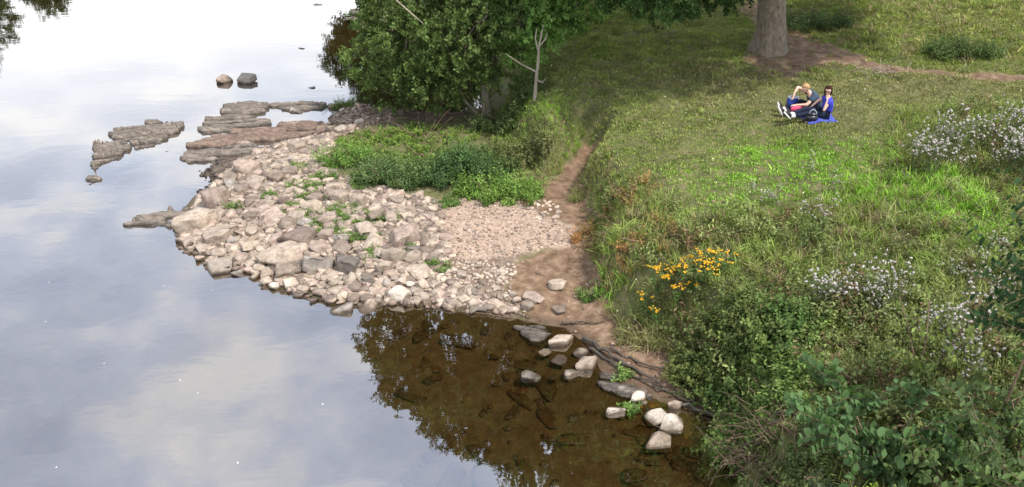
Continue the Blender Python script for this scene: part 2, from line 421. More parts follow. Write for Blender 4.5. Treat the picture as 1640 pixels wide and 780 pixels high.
gravc = ramp(nt, n_mid, [(.25, (.12, .085, .06)), (.5, (.20, .145, .105)), (.75, (.30, .22, .17))])
vcol = N(nt, 'ShaderNodeSeparateColor'); nt.links.new(vo.outputs['Color'], vcol.inputs[0])
finec = ramp(nt, vcol.outputs[0], [(0, (.28, .19, .14)), (.5, (.42, .31, .24)), (1, (.58, .47, .39))])
finec = mixc(nt, n_fine, finec, (.42, .30, .22))
def edge(out_, amt=.5):
    v = math_(nt, 'ADD', out_, math_(nt, 'MULTIPLY', math_(nt, 'SUBTRACT', n_fine, .5), amt))
    mr = N(nt, 'ShaderNodeMapRange'); nt.links.new(v, mr.inputs[0]); mr.inputs[1].default_value = .3; mr.inputs[2].default_value = .7; return mr.outputs[0]
c = mixc(nt, edge(sc3.outputs[0]), thatch, soilc)
c = mixc(nt, edge(sc3.outputs[1]), c, gravc)
c = mixc(nt, math_(nt, 'MULTIPLY', edge(sc3.outputs[2], .7), .8), c, finec)
# the river bed: brown silt over flat broken ledges
s = N(nt, 'ShaderNodeSeparateXYZ'); nt.links.new(pos, s.inputs[0])
mp = N(nt, 'ShaderNodeMapping'); nt.links.new(pos, mp.inputs[0]); mp.inputs['Scale'].default_value = (1.1, 2.6, 1); mp.inputs['Rotation'].default_value = (0, 0, .2)
vb = N(nt, 'ShaderNodeTexVoronoi'); vb.feature = 'DISTANCE_TO_EDGE'; vb.inputs['Scale'].default_value = 1.5
wv = N(nt, 'ShaderNodeVectorMath'); wv.operation = 'ADD'; nt.links.new(mp.outputs[0], wv.inputs[0]); nn = N(nt, 'ShaderNodeTexNoise'); nn.inputs['Scale'].default_value = 3; nt.links.new(pos, nn.inputs['Vector']); nt.links.new(nn.outputs['Color'], wv.inputs[1])
nt.links.new(wv.outputs[0], vb.inputs['Vector'])
silt = ramp(nt, n_mid, [(.3, (.08, .054, .023)), (.5, (.14, .094, .040)), (.72, (.22, .15, .068))])
silt = mixc(nt, ramp(nt, vb.outputs['Distance'], [(0, (.55, .55, .55)), (.03, (0, 0, 0))]), silt, (.035, .022, .012))
mr = N(nt, 'ShaderNodeMapRange'); nt.links.new(s.outputs[2], mr.inputs[0]); mr.inputs[1].default_value = .01; mr.inputs[2].default_value = -.05
c = mixc(nt, mr.outputs[0], c, silt)
damp = N(nt, 'ShaderNodeMapRange'); nt.links.new(math_(nt, 'ADD', s.outputs[2], math_(nt, 'MULTIPLY', n_mid, -.06)), damp.inputs[0]); damp.inputs[1].default_value = .03; damp.inputs[2].default_value = .0
c = mixc(nt, math_(nt, 'MULTIPLY', damp.outputs[0], .55), c, (.05, .035, .022))
nt.links.new(c, p.inputs['Base Color']); p.inputs['Roughness'].default_value = .9; p.inputs['Specular IOR Level'].default_value = .2
bump(nt, math_(nt, 'ADD', n_fine, math_(nt, 'MULTIPLY', n_mid, 1.5)), .8, .04, p)
ground.data.materials.append(m)
# ------------------------------------------------------------------ river
wx = graded(-13, 10, .5, -400, 60, 1.3); wy = graded(5, 40, .5, -120, 420, 1.3)
WX, WY = np.meshgrid(wx, wy); jj = np.arange(WX.size).reshape(WX.shape)
water = link_mesh('river', np.stack([WX.ravel(), WY.ravel(), np.zeros(WX.size)], 1), np.stack([jj[:-1, :-1], jj[:-1, 1:], jj[1:, 1:], jj[1:, :-1]], -1).reshape(-1, 4), None, None, None, True)
tag(water, kind='structure')
m, nt, p, out = new_mat('river_water'); nt.nodes.remove(p)
g = N(nt, 'ShaderNodeNewGeometry'); pos = g.outputs['Position']
mp = N(nt, 'ShaderNodeMapping'); nt.links.new(pos, mp.inputs[0]); mp.inputs['Scale'].default_value = (.55, 1.0, 1); mp.inputs['Rotation'].default_value = (0, 0, .12)
r1 = noise(nt, 1.1, 3, mp.outputs[0], .5, .6); r2 = noise(nt, 6, 3, mp.outputs[0], .5, .3); r3 = noise(nt, .35, 2, pos)
calm = ramp(nt, r3, [(.4, (.15, .15, .15)), (.62, (1, 1, 1))])
hgt = math_(nt, 'ADD', math_(nt, 'MULTIPLY', r1, .55), math_(nt, 'MULTIPLY', math_(nt, 'MULTIPLY', r2, calm), .15))
b = N(nt, 'ShaderNodeBump'); b.inputs['Strength'].default_value = .30; b.inputs['Distance'].default_value = .018; nt.links.new(hgt, b.inputs['Height'])
fr = N(nt, 'ShaderNodeFresnel'); fr.inputs[0].default_value = 1.33; nt.links.new(b.outputs[0], fr.inputs['Normal'])
mr = N(nt, 'ShaderNodeMapRange'); nt.links.new(fr.outputs[0], mr.inputs[0]); mr.inputs[1].default_value = .02; mr.inputs[2].default_value = .40; mr.inputs[3].default_value = .36; mr.inputs[4].default_value = .86
gl = N(nt, 'ShaderNodeBsdfGlossy'); gl.inputs['Roughness'].default_value = .012; nt.links.new(b.outputs[0], gl.inputs['Normal'])
tr = N(nt, 'ShaderNodeBsdfTransparent'); tr.inputs[0].default_value = (.88, .78, .58, 1)
mx = N(nt, 'ShaderNodeMixShader'); nt.links.new(mr.outputs[0], mx.inputs[0]); nt.links.new(tr.outputs[0], mx.inputs[1]); nt.links.new(gl.outputs[0], mx.inputs[2]); nt.links.new(mx.outputs[0], out.inputs[0])
water.data.materials.append(m)
# flecks of foam drifting on the open water
rng = np.random.default_rng(3)
V0, T0 = ICO[1]; n = 12
fx, fy = atz(rng.uniform(20, 640, n), rng.uniform(330, 760, n), 0)
far = np.stack(atz(rng.uniform(60, 560, 8), rng.uniform(40, 150, 8), 0), 1)
fx = np.append(fx, far[:, 0]); fy = np.append(fy, far[:, 1]); n = len(fx)
k = (sdist(fx, fy, SHORE) < -.15); fx, fy = fx[k], fy[k]; n = len(fx)
s = rng.uniform(.005, .014, n); S = np.stack([s * rng.uniform(1, 3, n), s, s * .25], 1)
V, T, C = bake([(V0, T0)], np.stack([fx, fy, np.full(n, .003)], 1), rots(n, rng, 0), S, np.ones((n, 3)) * .8, rng)
M_foam = plain('foam', (.55, .55, .54), .6)
tag(link_mesh('foam', V, T, M_foam), 'white flecks of foam drifting on the calm grey water', 'foam', kind='stuff')
# ------------------------------------------------------------------ layered rock ledges
def slab(name, pts, H, label, mat=M_strata, ang=.12, res=.035, steps=6, s=1, group=None, tilt=0.0, dip=.0):
    P = wpoly(pts, .05); xs = [q[0] for q in P]; ys = [q[1] for q in P]
    ax = np.arange(min(xs) - .25, max(xs) + .25, res); ay = np.arange(min(ys) - .25, max(ys) + .25, res)
    A, B = np.meshgrid(ax, ay)
    ca, sa = np.cos(ang), np.sin(ang); U = A * ca + B * sa; W = -A * sa + B * ca
    sd = sdist(A, B, P) + fbm(U * 2, W * 6, s, 3) * .28
    lay = W * steps + fbm(U * .7, W * 1.5, s + 4, 3) * 1.4
    fl = np.floor(lay); fr_ = lay - fl
    rnd = _h(fl.astype(np.int64), fl.astype(np.int64) * 3 + 1, s)
    H = H * .82; top = H * (.35 + 1.1 * rnd) - H * .45 * fr_ + tilt * (W - W.mean()) + fbm(U * 2.5, W * 12, s + 9, 4) * .13
    top = top - H * 1.7 * smooth(.66, .74, vnoise(U * .9, W * 5.5, s + 20)) * (1 if dip else .75)
    Zz = -.22 + (top + .22) * smooth(-.06, .05, sd)
    base = hh((min(xs) + max(xs)) / 2, (min(ys) + max(ys)) / 2)
    idx = -np.ones(A.shape, int); keep = sd > -.12
    F_ = keep[:-1, :-1] & keep[:-1, 1:] & keep[1:, 1:] & keep[1:, :-1]
    use = np.zeros(A.shape, bool); use[:-1, :-1] |= F_; use[:-1, 1:] |= F_; use[1:, 1:] |= F_; use[1:, :-1] |= F_
    idx[use] = np.arange(use.sum())
    Qd = np.stack([idx[:-1, :-1][F_], idx[:-1, 1:][F_], idx[1:, 1:][F_], idx[1:, :-1][F_]], 1)
    c0 = np.array([A[use].mean(), B[use].mean(), 0])
    o = link_mesh(name, np.stack([A[use], B[use], Zz[use]], 1) - c0, Qd, mat, None, None, False)
    o.location = c0
    return tag(o, label, 'rock ledge', group)
slab('rock_ledge', [(172, 218), (178, 206), (235, 189), (262, 193), (298, 191), (290, 205), (276, 214), (262, 222), (225, 228), (205, 224)], .17, 'long brown layered rock ledge lying low in the river, upper of the isolated pair', s=3, ang=.28)
slab('rock_ledge', [(143, 262), (152, 240), (145, 228), (165, 226), (200, 222), (212, 234), (190, 250), (160, 262), (150, 268)], .15, 'broken brown rock ledge at the far left, lower end pointing down the river', s=8, ang=.5)
slab('rock_ledge', [(208, 226), (225, 222), (262, 221), (250, 232), (215, 237)], .10, 'small brown rock ledge piece joining the two larger isolated ledges', s=12, ang=.3)
slab('rock_ledge', [(136, 284), (150, 280), (162, 284), (150, 293), (136, 296)], .07, 'little grey rock barely breaking the water below the far left ledge', s=15)
slab('rock_ledge', [(198, 358), (215, 349), (250, 342), (290, 336), (330, 338), (345, 350), (300, 362), (250, 360), (215, 366)], .15, 'dark tongue of layered rock jutting from the stone spit into calm water', s=17, ang=.1)
slab('rock_ledge', [(352, 180), (358, 168), (400, 162), (430, 168), (425, 178), (390, 182)], .14, 'dark low rock ledge strewn with pale pebbles, farthest upstream of the ledges', s=21)
slab('rock_ledge', [(425, 172), (440, 162), (500, 160), (530, 168), (480, 176)], .10, 'thin rock ledge in the riffle upstream, touching the weedy island of stones', s=23)
slab('rock_ledge', [(313, 205), (330, 190), (380, 184), (440, 190), (430, 200), (380, 206), (330, 212)], .15, 'ochre topped layered ledge on the far side of the riffle', s=27, ang=.1, dip=1)
slab('rock_ledge', [(300, 232), (340, 216), (400, 208), (450, 198), (520, 196), (528, 208), (470, 220), (400, 226), (340, 236)], .15, 'long reddish brown layered ledge running across the riffle', M_redstrata, s=31, ang=.12, dip=1)
slab('rock_ledge', [(288, 252), (300, 240), (350, 236), (400, 230), (430, 234), (400, 246), (340, 255), (300, 257)], .13, 'grey brown layered ledge nearest the dark wet pebbles', s=35, ang=.1, dip=1)
slab('rock_ledge', [(572, 190), (580, 180), (640, 180), (740, 186), (775, 196), (700, 204), (620, 198)], .22, 'red brown stone ledge in the shade of the riverside tree', M_redstrata, s=41, ang=.0)
slab('rock_ledge', [(950, 590), (985, 585), (1030, 612), (1060, 640), (1010, 640), (965, 620)], .05, 'wet dark grey ledge of thin beds under the bank by the shallow pool', s=45, ang=-.3, steps=12, res=.025)
slab('rock_ledge', [(822, 517), (870, 514), (885, 530), (865, 545), (840, 535)], .04, 'thin grey wet ledge at the pool corner where the mud begins', s=47, ang=-.2, steps=12, res=.025)
# ------------------------------------------------------------------ stones
TMP = {}
rng = np.random.default_rng(11)
for shp in ('blocky', 'flat', 'rounded'):
    for c in ST:
        for k in range(3):
            V, T = rock(rng, 3, shp)
            me = link_mesh('stone', V, T, ST[c]); TMP[(shp, c, k)] = me.data; bpy.data.objects.remove(me)
STONES = []      # x, y, r kept for spacing
def stone(px, py, wpx, shape='blocky', colour='beige', label=None, name='stone', flat=None, tilt=.12, rz=None, group=None, sink=.25, P=None, asp=None, zb=None):
    q = g1(px, py) if P is None else P
    z0 = max(q[2], -.12) if zb is None else zb
    depth = q[1] * cp - (q[2] - CH) * sp_
    r = wpx / 2 / F * depth if P is None else wpx / 2
    k = random.randrange(3); me = TMP[(shape, colour, k)]
    o = bpy.data.objects.new(name, me); COL.objects.link(o)
    hz = flat if flat else dict(blocky=random.uniform(.42, .65), flat=random.uniform(.22, .34), rounded=random.uniform(.45, .65))[shape]
    ay = asp if asp else random.uniform(.65, .95)
    o.scale = (r, r * ay, r * hz)
    o.location = (q[0], q[1], z0 + r * hz * (1 - 2 * sink))
    o.rotation_euler = (random.gauss(0, tilt), random.gauss(0, tilt), random.uniform(-.5, .5) if rz is None else rz)
    STONES.append((q[0], q[1], r))
    return tag(o, label or 'stone', 'stone', group)
# boulders one can point to
for a in [
 (360, 131, 26, 'rounded', 'pinkish', 'dark reddish brown boulder standing out of the river, left of two', dict(name='boulder', flat=.8, sink=.2)),
 (394, 131, 34, 'flat', 'white', 'low pale topped boulder in the river, right of the reddish one', dict(name='boulder', flat=.38, sink=.15, zb=-.01)),
 (475, 178, 32, 'blocky', 'grey', 'dark flat topped rock sitting in the riffle upstream', dict(name='boulder', flat=.4)),
 (273, 241, 26, 'rounded', 'grey', 'grey rounded stone in still water between the ledge and the dark pebbles', dict(flat=.35)),
 (288, 214, 26, 'flat', 'white', 'pale flat stone lying on the end of the isolated ledge', {}),
 (268, 224, 20, 'flat', 'grey', 'flat grey stone below the pale one at the isolated ledge', {}),
 (389, 232, 30, 'rounded', 'pinkish', 'rusty brown rock beside the green weed on the layered ledge', dict(flat=.6)),
 (318, 362, 64, 'blocky', 'beige', 'large tan slab sided rock at the left tip beside the dark rock tongue', dict(name='boulder', flat=.5, rz=-.1)),
 (352, 380, 60, 'flat', 'beige', 'flat tan slab just below the large tip rock', dict(name='boulder', flat=.4)),
 (348, 330, 46, 'blocky', 'pinkish', 'tall pinkish block leaning in the upper left of the heap', dict(name='boulder', flat=.9)),
 (325, 340, 30, 'blocky', 'grey', 'brown grey block wedged behind the large tip rock', {}),
 (352, 432, 46, 'flat', 'white', 'pale flat rock at the water edge off the lower left of the spit', dict(name='boulder', flat=.5, sink=.3, zb=-.05)),
 (384, 440, 26, 'blocky', 'grey', 'dark wet block beside the pale flat rock at the water edge', dict(zb=-.07)),
 (548, 493, 42, 'flat', 'grey', 'flat grey slab half in the water, left of the dark block', dict(name='boulder', flat=.4, zb=-.07)),
 (588, 497, 36, 'blocky', 'pinkish', 'brown squared block standing in the water at the spit edge', dict(name='boulder', flat=.55, rz=.05, zb=-.1)),
 (638, 474, 34, 'blocky', 'white', 'pale squared block at the waterline where the brown pool begins', dict(name='boulder', flat=.7)),
 (652, 388, 54, 'blocky', 'pinkish', 'big purple grey rock where the heap meets the gravel', dict(name='boulder', flat=.7)),
 (684, 405, 28, 'rounded', 'pinkish', 'rounded brown boulder right of the big purple grey rock', {}),
 (632, 418, 36, 'blocky', 'beige', 'upright tan block in front of the big purple grey rock', dict(name='boulder', flat=.85)),
 (662, 418, 30, 'blocky', 'beige', 'tan block to the right of the upright tan block', dict(flat=.8)),
 (618, 432, 28, 'blocky', 'beige', 'smaller tan wedge left of the upright tan block', dict(flat=.7)),
 (668, 440, 44, 'flat', 'beige', 'long flat tan slab below the tan blocks', dict(flat=.35)),
 (540, 302, 44, 'blocky', 'beige', 'oblong level topped block beside the green weeds', dict(name='boulder', flat=.35, rz=0, asp=.5)),
 (476, 240, 30, 'rounded', 'beige', 'smooth tan boulder among the small stones near the riffle', dict(name='boulder', flat=.6)),
 (397, 278, 44, 'blocky', 'pinkish', 'tilted slab of pinkish rock beside the dark wet pebbles', dict(name='boulder', flat=.6)),
 (480, 385, 60, 'blocky', 'pinkish', 'broad flat faced rock in the centre of the heap', dict(name='boulder', flat=.45)),
 (450, 412, 62, 'blocky', 'beige', 'widest tan rock of the lower heap', dict(name='boulder', flat=.45)),
 (515, 403, 40, 'rounded', 'pinkish', 'long rounded pinkish stone right of the heap centre', dict(flat=.5)),
 (510, 430, 50, 'blocky', 'grey', 'large greyish cracked rock low in the heap', dict(name='boulder', flat=.6)),
 (555, 432, 44, 'blocky', 'grey', 'square grey rock right of the cracked one', dict(name='boulder', flat=.7)),
 (462, 440, 46, 'blocky', 'beige', 'sloping tan rock near the lower waterline of the heap', dict(name='boulder', flat=.5)),
 (490, 360, 30, 'rounded', 'grey', 'grey rounded rock beside the weed tuft in the heap', {}),
 (545, 320, 34, 'rounded', 'beige', 'tan rounded rock under the oblong block', {}),
 (500, 335, 34, 'blocky', 'beige', 'tan block between two weed tufts', {}),
 (525, 355, 34, 'blocky', 'pinkish', 'pink tan block above the centre weeds', {}),
 (570, 355, 32, 'flat', 'beige', 'flat tan stone right of the centre weeds', {}),
 (893, 459, 30, 'rounded', 'beige', 'pale oval stone lying on the mud, upper of two', dict(flat=.5)),
 (897, 497, 26, 'flat', 'beige', 'pale flat stone lying on the mud, lower of two', dict(flat=.4)),
 (855, 478, 36, 'flat', 'pinkish', 'thin brown slab lying on the mud beach', dict(flat=.25)),
 (845, 495, 22, 'rounded', 'beige', 'small cream stone beside the mud at the pool corner', {}),
 (899, 547, 42, 'blocky', 'beige', 'large cream boulder at the pool edge, farthest of the bank stones', dict(name='boulder', flat=.42, asp=.6, rz=0, zb=-.03)),
 (872, 564, 22, 'flat', 'white', 'flat white stone below the large cream boulder', dict(zb=-.04)),
 (896, 575, 26, 'flat', 'beige', 'flat cream stone between the pool edge boulders', dict(zb=-.03)),
 (929, 566, 26, 'rounded', 'beige', 'rounded cream stone right of the pool edge group', {}),
 (940, 586, 38, 'blocky', 'beige', 'cream wedge shaped rock right of the white block', dict(name='boulder', flat=.5)),
 (916, 598, 30, 'blocky', 'white', 'low white block in the shallow pool', dict(flat=.45, zb=-.05)),
 (851, 602, 32, 'blocky', 'grey', 'pointed grey white rock alone in the brown pool', dict(flat=.7, zb=-.1)),
 (885, 603, 14, 'rounded', 'grey', 'small grey stone between the pointed rock and white block', dict(zb=-.06)),
 (985, 657, 32, 'blocky', 'white', 'white cube shaped boulder standing in the pool', dict(name='boulder', flat=.8, zb=-.1, rz=.1)),
 (1020, 638, 27, 'rounded', 'white', 'white rounded boulder behind the cube shaped one', dict(name='boulder', flat=.9, zb=-.05)),
 (1032, 645, 12, 'rounded', 'white', 'small white stone touching the rounded white boulder', {}),
 (1050, 671, 38, 'rounded', 'white', 'pale boulder leaning against the broad one', dict(name='boulder', flat=.6, zb=-.06)),
 (1072, 679, 44, 'blocky', 'white', 'broad flat topped pale boulder in the nearest cluster', dict(name='boulder', flat=.6, zb=-.08)),
 (1081, 652, 23, 'blocky', 'beige', 'small pale block against the bank above the cluster', dict(flat=.8)),
 (1055, 708, 48, 'blocky', 'beige', 'nearest large cream boulder standing in the brown pool', dict(name='boulder', flat=.5, asp=.75, zb=-.09, rz=0)),
 (594, 126, 18, 'flat', 'beige', 'tan stone in dark water beside the overhanging tree', {}),
 (572, 22, 22, 'blocky', 'grey', 'grey rock at the far bank edge, higher of the pair', dict(zb=0)),
 (578, 38, 26, 'blocky', 'beige', 'pale rock at the far bank edge, lower of the pair', dict(zb=0)),
 (560, 30, 14, 'flat', 'grey', 'small dark stone left of the far bank rocks', dict(zb=-.03)),
 (498, 141, 16, 'flat', 'grey', 'thin dark rock just showing in the bright river', dict(zb=-.04)),
 (484, 77, 12, 'flat', 'grey', 'sliver of rock breaking the bright river surface upstream', dict(zb=-.04)),
 (510, 8, 14, 'flat', 'grey', 'farthest sliver of rock in the river near the top', dict(zb=-.04)),
]:
    stone(a[0], a[1], a[2], a[3], a[4], a[5], **a[6])
# the other stones of the spit, sorted into places
zones = [
 ('on the upstream island of stones beside the riffle', [(500, 170), (560, 160), (600, 182), (575, 210), (540, 225), (505, 205)], 20, .10, .22),
 ('among the small stones between the ledges and the weeds', [(440, 240), (500, 222), (540, 225), (520, 270), (440, 275), (410, 262)], 26, .09, .17),
 ('in the upper heap beside the dark pebbles', [(360, 285), (430, 265), (500, 275), (490, 310), (400, 330), (365, 320)], 30, .13, .30),
 ('in the middle of the rock heap', [(390, 330), (500, 310), (600, 320), (610, 400), (480, 410), (400, 400)], 52, .13, .32),
 ('at the lower left edge of the heap', [(285, 375), (350, 375), (420, 400), (430, 455), (340, 420), (295, 395)], 34, .10, .22),
 ('at the lower waterline of the heap', [(430, 445), (600, 440), (700, 455), (640, 482), (590, 488), (520, 482), (440, 465)], 40, .09, .18),
 ('at the right of the heap next to the gravel', [(600, 345), (640, 355), (700, 400), (690, 450), (610, 440), (590, 400)], 24, .10, .24),
 ('at the pool edge of the gravel', [(650, 440), (740, 440), (830, 470), (850, 508), (740, 495), (650, 484)], 20, .08, .15),
 ('along the back of the gravel by the weeds', [(570, 295), (640, 305), (700, 322), (640, 345), (590, 330)], 16, .09, .18),
]
sizes = {0: 'small', 1: 'middling', 2: 'large'}
shapew = {'blocky': 'angular', 'flat': 'flat', 'rounded': 'rounded'}
rng = np.random.default_rng(5)
for zi, (where, pts, n, lo, hi) in enumerate(zones):
    P = gpoly(pts); xs = [q[0] for q in P]; ys = [q[1] for q in P]
    done = 0; tries = 0
    while done < n and tries < 6000:
        tries += 1
        x, y = rng.uniform(min(xs), max(xs)), rng.uniform(min(ys), max(ys))
        if sdist(np.array([x]), np.array([y]), P)[0] < 0: continue
        u = (1 - done / n) ** 2.0; r = .88 * lo + (hi - lo) * u * rng.uniform(.7, 1)
        if any((x - a) ** 2 + (y - b) ** 2 < (.80 * (r + c)) ** 2 for a, b, c in STONES): continue
        shape = rng.choice(['blocky', 'blocky', 'blocky', 'flat', 'rounded']); c = rng.choice(['beige', 'beige', 'pinkish', 'pinkish', 'grey', 'white'], p=[.32, .27, .2, .12, .06, .03])
        sz = 0 if r < lo + (hi - lo) * .33 else 1 if r < lo + (hi - lo) * .66 else 2
        col = 'tan' if c == 'beige' else c
        stone(0, 0, 2 * r, str(shape), str(c), f'{sizes[sz]} {shapew[str(shape)]} {col} stone {where}', P=(x, y, float(hh(x, y))), tilt=.2, sink=.22, group='stones of the rocky spit', rz=rng.uniform(0, 6))
        done += 1
print('STONES', len(STONES))
# countless small stones
PEB = [rock(rng, 1, 'pebble') for k in range(3)] + [rock(rng, 2, 'blocky') for k in range(9)]
def scatter(poly, n, rng):
    xs = [q[0] for q in poly]; ys = [q[1] for q in poly]
    x = rng.uniform(min(xs), max(xs), n); y = rng.uniform(min(ys), max(ys), n)
    k = sdist(x, y, poly) > 0
    return x[k], y[k]
parts = []
def pebbles(poly, dens, smin, smax, tone, sd=1, flat=.6, zmin=-.12, bias=3):
    r_ = np.random.default_rng(sd); P = gpoly(poly); xs = [q[0] for q in P]; ys = [q[1] for q in P]
    x, y = scatter(P, int(dens * (max(xs) - min(xs)) * (max(ys) - min(ys))), r_); z = hh(x, y)
    k = (z > zmin) & (r_.uniform(0, 1, len(x)) < smooth(-.3, .25, sdist(x, y, SHORE)) + (zmin < -.9)); x, y, z = x[k], y[k], z[k]; n = len(x)
    s = smin + (smax - smin) * r_.uniform(0, 1, n) ** bias
    S = np.stack([s, s * r_.uniform(.6, 1, n), s * flat * r_.uniform(.6, 1.1, n)], 1)
    t = np.array(tone)[None] * r_.uniform(.45, 1.3, n)[:, None] * (1 + r_.normal(0, .02, (n, 3)))
    parts.append(bake(PEB, np.stack([x, y, z + S[:, 2] * .3], 1), rots(n, r_, .25), S, t, r_))
W_ = (1, .97, .93)
pebbles([(285, 375), (330, 300), (390, 260), (430, 225), (540, 215), (520, 270), (600, 300), (700, 322), (720, 400), (700, 440), (850, 508), (740, 498), (640, 488), (590, 494), (500, 484), (430, 464), (335, 430), (290, 398)], 190, .025, .15, W_, 1, .55, -.1, 2.2)
pebbles([(640, 315), (830, 322), (880, 345), (930, 372), (905, 395), (830, 408), (820, 470), (850, 508), (740, 495), (680, 440), (650, 360)], 330, .012, .045, (1.05, 1.0, .95), 2, .6)
pebbles([(690, 400), (760, 420), (830, 425), (815, 470), (855, 512), (740, 500), (640, 486), (680, 440)], 170, .02, .075, (1.25, 1.22, 1.18), 3, .65, -.1, 2)
pebbles([(290, 300), (320, 255), (400, 243), (430, 262), (400, 275), (375, 300), (340, 310)], 230, .025, .08, (.42, .4, .38), 4, .7, -.2, 1.5)
pebbles([(530, 162), (590, 160), (640, 185), (560, 215), (500, 228), (450, 232), (520, 205)], 90, .025, .09, (.8, .75, .7), 5, .65, -.1, 2)
pebbles([(830, 325), (880, 320), (905, 345), (870, 360)], 60, .03, .075, (1.35, 1.32, 1.28), 6, .7, -.1, 1.2)
pebbles([(830, 420), (940, 380), (960, 470), (990, 520), (1060, 570), (1120, 640), (980, 600), (860, 515)], 26, .015, .05, (.85, .75, .65), 7, .6)
pebbles([(860, 540), (950, 560), (960, 600), (900, 610), (860, 600)], 40, .02, .06, (1.25, 1.2, 1.15), 9, .7, -.12)
pebbles([(600, 490), (900, 520), (1000, 640), (1150, 690), (1190, 780), (820, 780), (700, 620)], 7, .03, .12, (.75, .56, .30), 8, .22, -1)
pebbles([(352, 180), (358, 168), (430, 168), (425, 178)], 40, .03, .07, (1.2, 1.15, 1.1), 10, .6, -1)
V, T, C = cat(parts)
if True:   # pebbles lie on the ledge there
    pass
tag(link_mesh('gravel', V, T, M_gravel, None, C), 'small stones and pebbles covering the spit and the beach', 'gravel', kind='stuff')
# flat broken slabs on the bed of the pool
rng = np.random.default_rng(77); px_ = rng.uniform(640, 1150, 70); py_ = rng.uniform(520, 790, 70)
bx_, by_ = atz(px_, py_, -.2); k = sdist(bx_, by_, SHORE) < -.3; bx_, by_ = bx_[k], by_[k]; n = len(bx_)
s = rng.uniform(.10, .34, n); S = np.stack([s, s * .5, s * .045], 1); bz = hf(bx_, by_)
V, T, C = bake([rock(rng, 2, 'blocky') for k in range(6)], np.stack([bx_, by_, bz + S[:, 2] * .4], 1), rots(n, rng, .05), S, np.array([[.75, .56, .30]]) * rng.uniform(.6, 1.0, (n, 1)), rng)
tag(link_mesh('sunken_slabs', V, T, M_gravel, None, C), 'brown flat rocks lying under water in the clear pool', 'submerged stones', kind='stuff')
# ------------------------------------------------------------------ grass
def in_view(x, y, z, m=240):
    a, b = project(x, y, z); return (a > -m) & (a < 1640 + m) & (b > -m) & (b < 780 + m)
G_bright = np.array([.25, .47, .045]); G_mid = np.array([.215, .29, .062]); G_dry = np.array([.36, .32, .16]); G_dark = np.array([.05, .075, .022])
rng = np.random.default_rng(21)
SHORT = [tuft(rng, 8, .07, .015, .035, (.3, 1.1), 2, .25) for k in range(6)]
def gcol(x, y, r_):
    n = len(x)
    br = np.zeros(n)
    for Z in Z_bright: br = np.maximum(br, soft(x, y, Z, .7, 1.2, 31))
    bn = soft(x, y, Z_brown, .8, 1.2, 33)
    mix = np.clip(.45 + 1.5 * fbm(x * .8, y * .8, 41, 4), 0, 1)[:, None]
    c = G_mid * (1 - .35 * mix) + G_dry * .35 * mix
    c = c * (1 - .8 * br[:, None]) + G_bright * .8 * br[:, None]
    c = c * (1 - .55 * bn[:, None]) + G_dry * .9 * .55 * bn[:, None]
    dry = (r_.uniform(0, 1, n) < .06 * (1 - .7 * br))[:, None]
    c = np.where(dry, G_dry, c)
    return c * r_.uniform(.82, 1.18, n)[:, None] * (1 + .9 * fbm(x * 3.5, y * 3.5, 45, 3))[:, None]
def meadow_points(n, r_, x0=-3, x1=19, y0=6, y1=34):
    x = r_.uniform(x0, x1, n); y = r_.uniform(y0, y1, n); z = hh(x, y)
    k = (sdist(x, y, BANK) > .05) & in_view(x, y, z); x, y, z = x[k], y[k], z[k]
    so = np.maximum(soft(x, y, Z_soil, .2, 2, 3), soft(x, y, Z_trunkbare, .35, 1.5, 4)); so = np.maximum(so, smooth(.36, .18, sdist(x, y, Z_path[0], False)) * (x > 0))
    k = r_.uniform(0, 1, len(x)) > so * .97
    return x[k], y[k], z[k]
x, y, z = meadow_points(150000, rng)
n = len(x); print('short grass', n)
bs = sdist(x, y, BANK)
sc_ = rng.uniform(.6, 1.3, n) * (1 + .5 * fbm(x * 1.5, y * 1.5, 51, 3) * 2) * (.75 + .02 * y)
V, T, C = bake(SHORT, np.stack([x, y, z - .01], 1), rots(n, rng, .15), np.clip(sc_, .4, 2), gcol(x, y, rng), rng)
tag(link_mesh('meadow_grass', V, T, M_grass, None, C), 'short grazed grass of the sloping meadow', 'grass', kind='stuff')
# longer grass: bank lip, tussocks, far field, rough slope
LONG = [tuft(rng, 13, .34, .015, .05, (.2, 1.2), 3, .35) for k in range(6)]
MIDG = [tuft(rng, 10, .16, .014, .045, (.3, 1.2), 3, .35) for k in range(6)]
pp = []
BANK_VIEW = gpoly([(780, 120), (900, -10), (1640, -10), (1700, 420), (1240, 340), (1010, 290), (930, 300), (940, 240), (860, 290)])
def longg(poly, dens, temps, smin, smax, sd, mul=(1, 1, 1), dryp=.3, noisy=0.0):
    r_ = np.random.default_rng(sd); P = gpoly(poly) if isinstance(poly[0][0], (int,)) else poly
    xs = [q[0] for q in P]; ys = [q[1] for q in P]
    x, y = scatter(P, int(dens * (max(xs) - min(xs)) * (max(ys) - min(ys))), r_); z = hh(x, y)
    k = in_view(x, y, z) & (z > .03)
    if noisy: k &= fbm(x * 1.3, y * 1.3, sd, 3) + .1 > noisy * r_.uniform(-.3, .5, len(x))
    so = np.maximum(soft(x, y, Z_soil, .2, 2, 3) * (sd != 61), soft(x, y, Z_trunkbare, .3, 1.5, 4)); so = np.maximum(so, smooth(.40, .2, sdist(x, y, Z_path[0], False)) * (x > 0)); k &= r_.uniform(0, 1, len(x)) > so * 1.02
    x, y, z = x[k], y[k], z[k]; n = len(x)
    c = gcol(x, y, r_) * np.array(mul)
    d = r_.uniform(0, 1, n) < dryp; c[d] = (np.array([.27, .22, .12]) * r_.uniform(.6, 1.2, (d.sum(), 1)))
    pp.append(bake(temps, np.stack([x, y, z - .02], 1), rots(n, r_, .3), r_.uniform(smin, smax, n), c, r_))
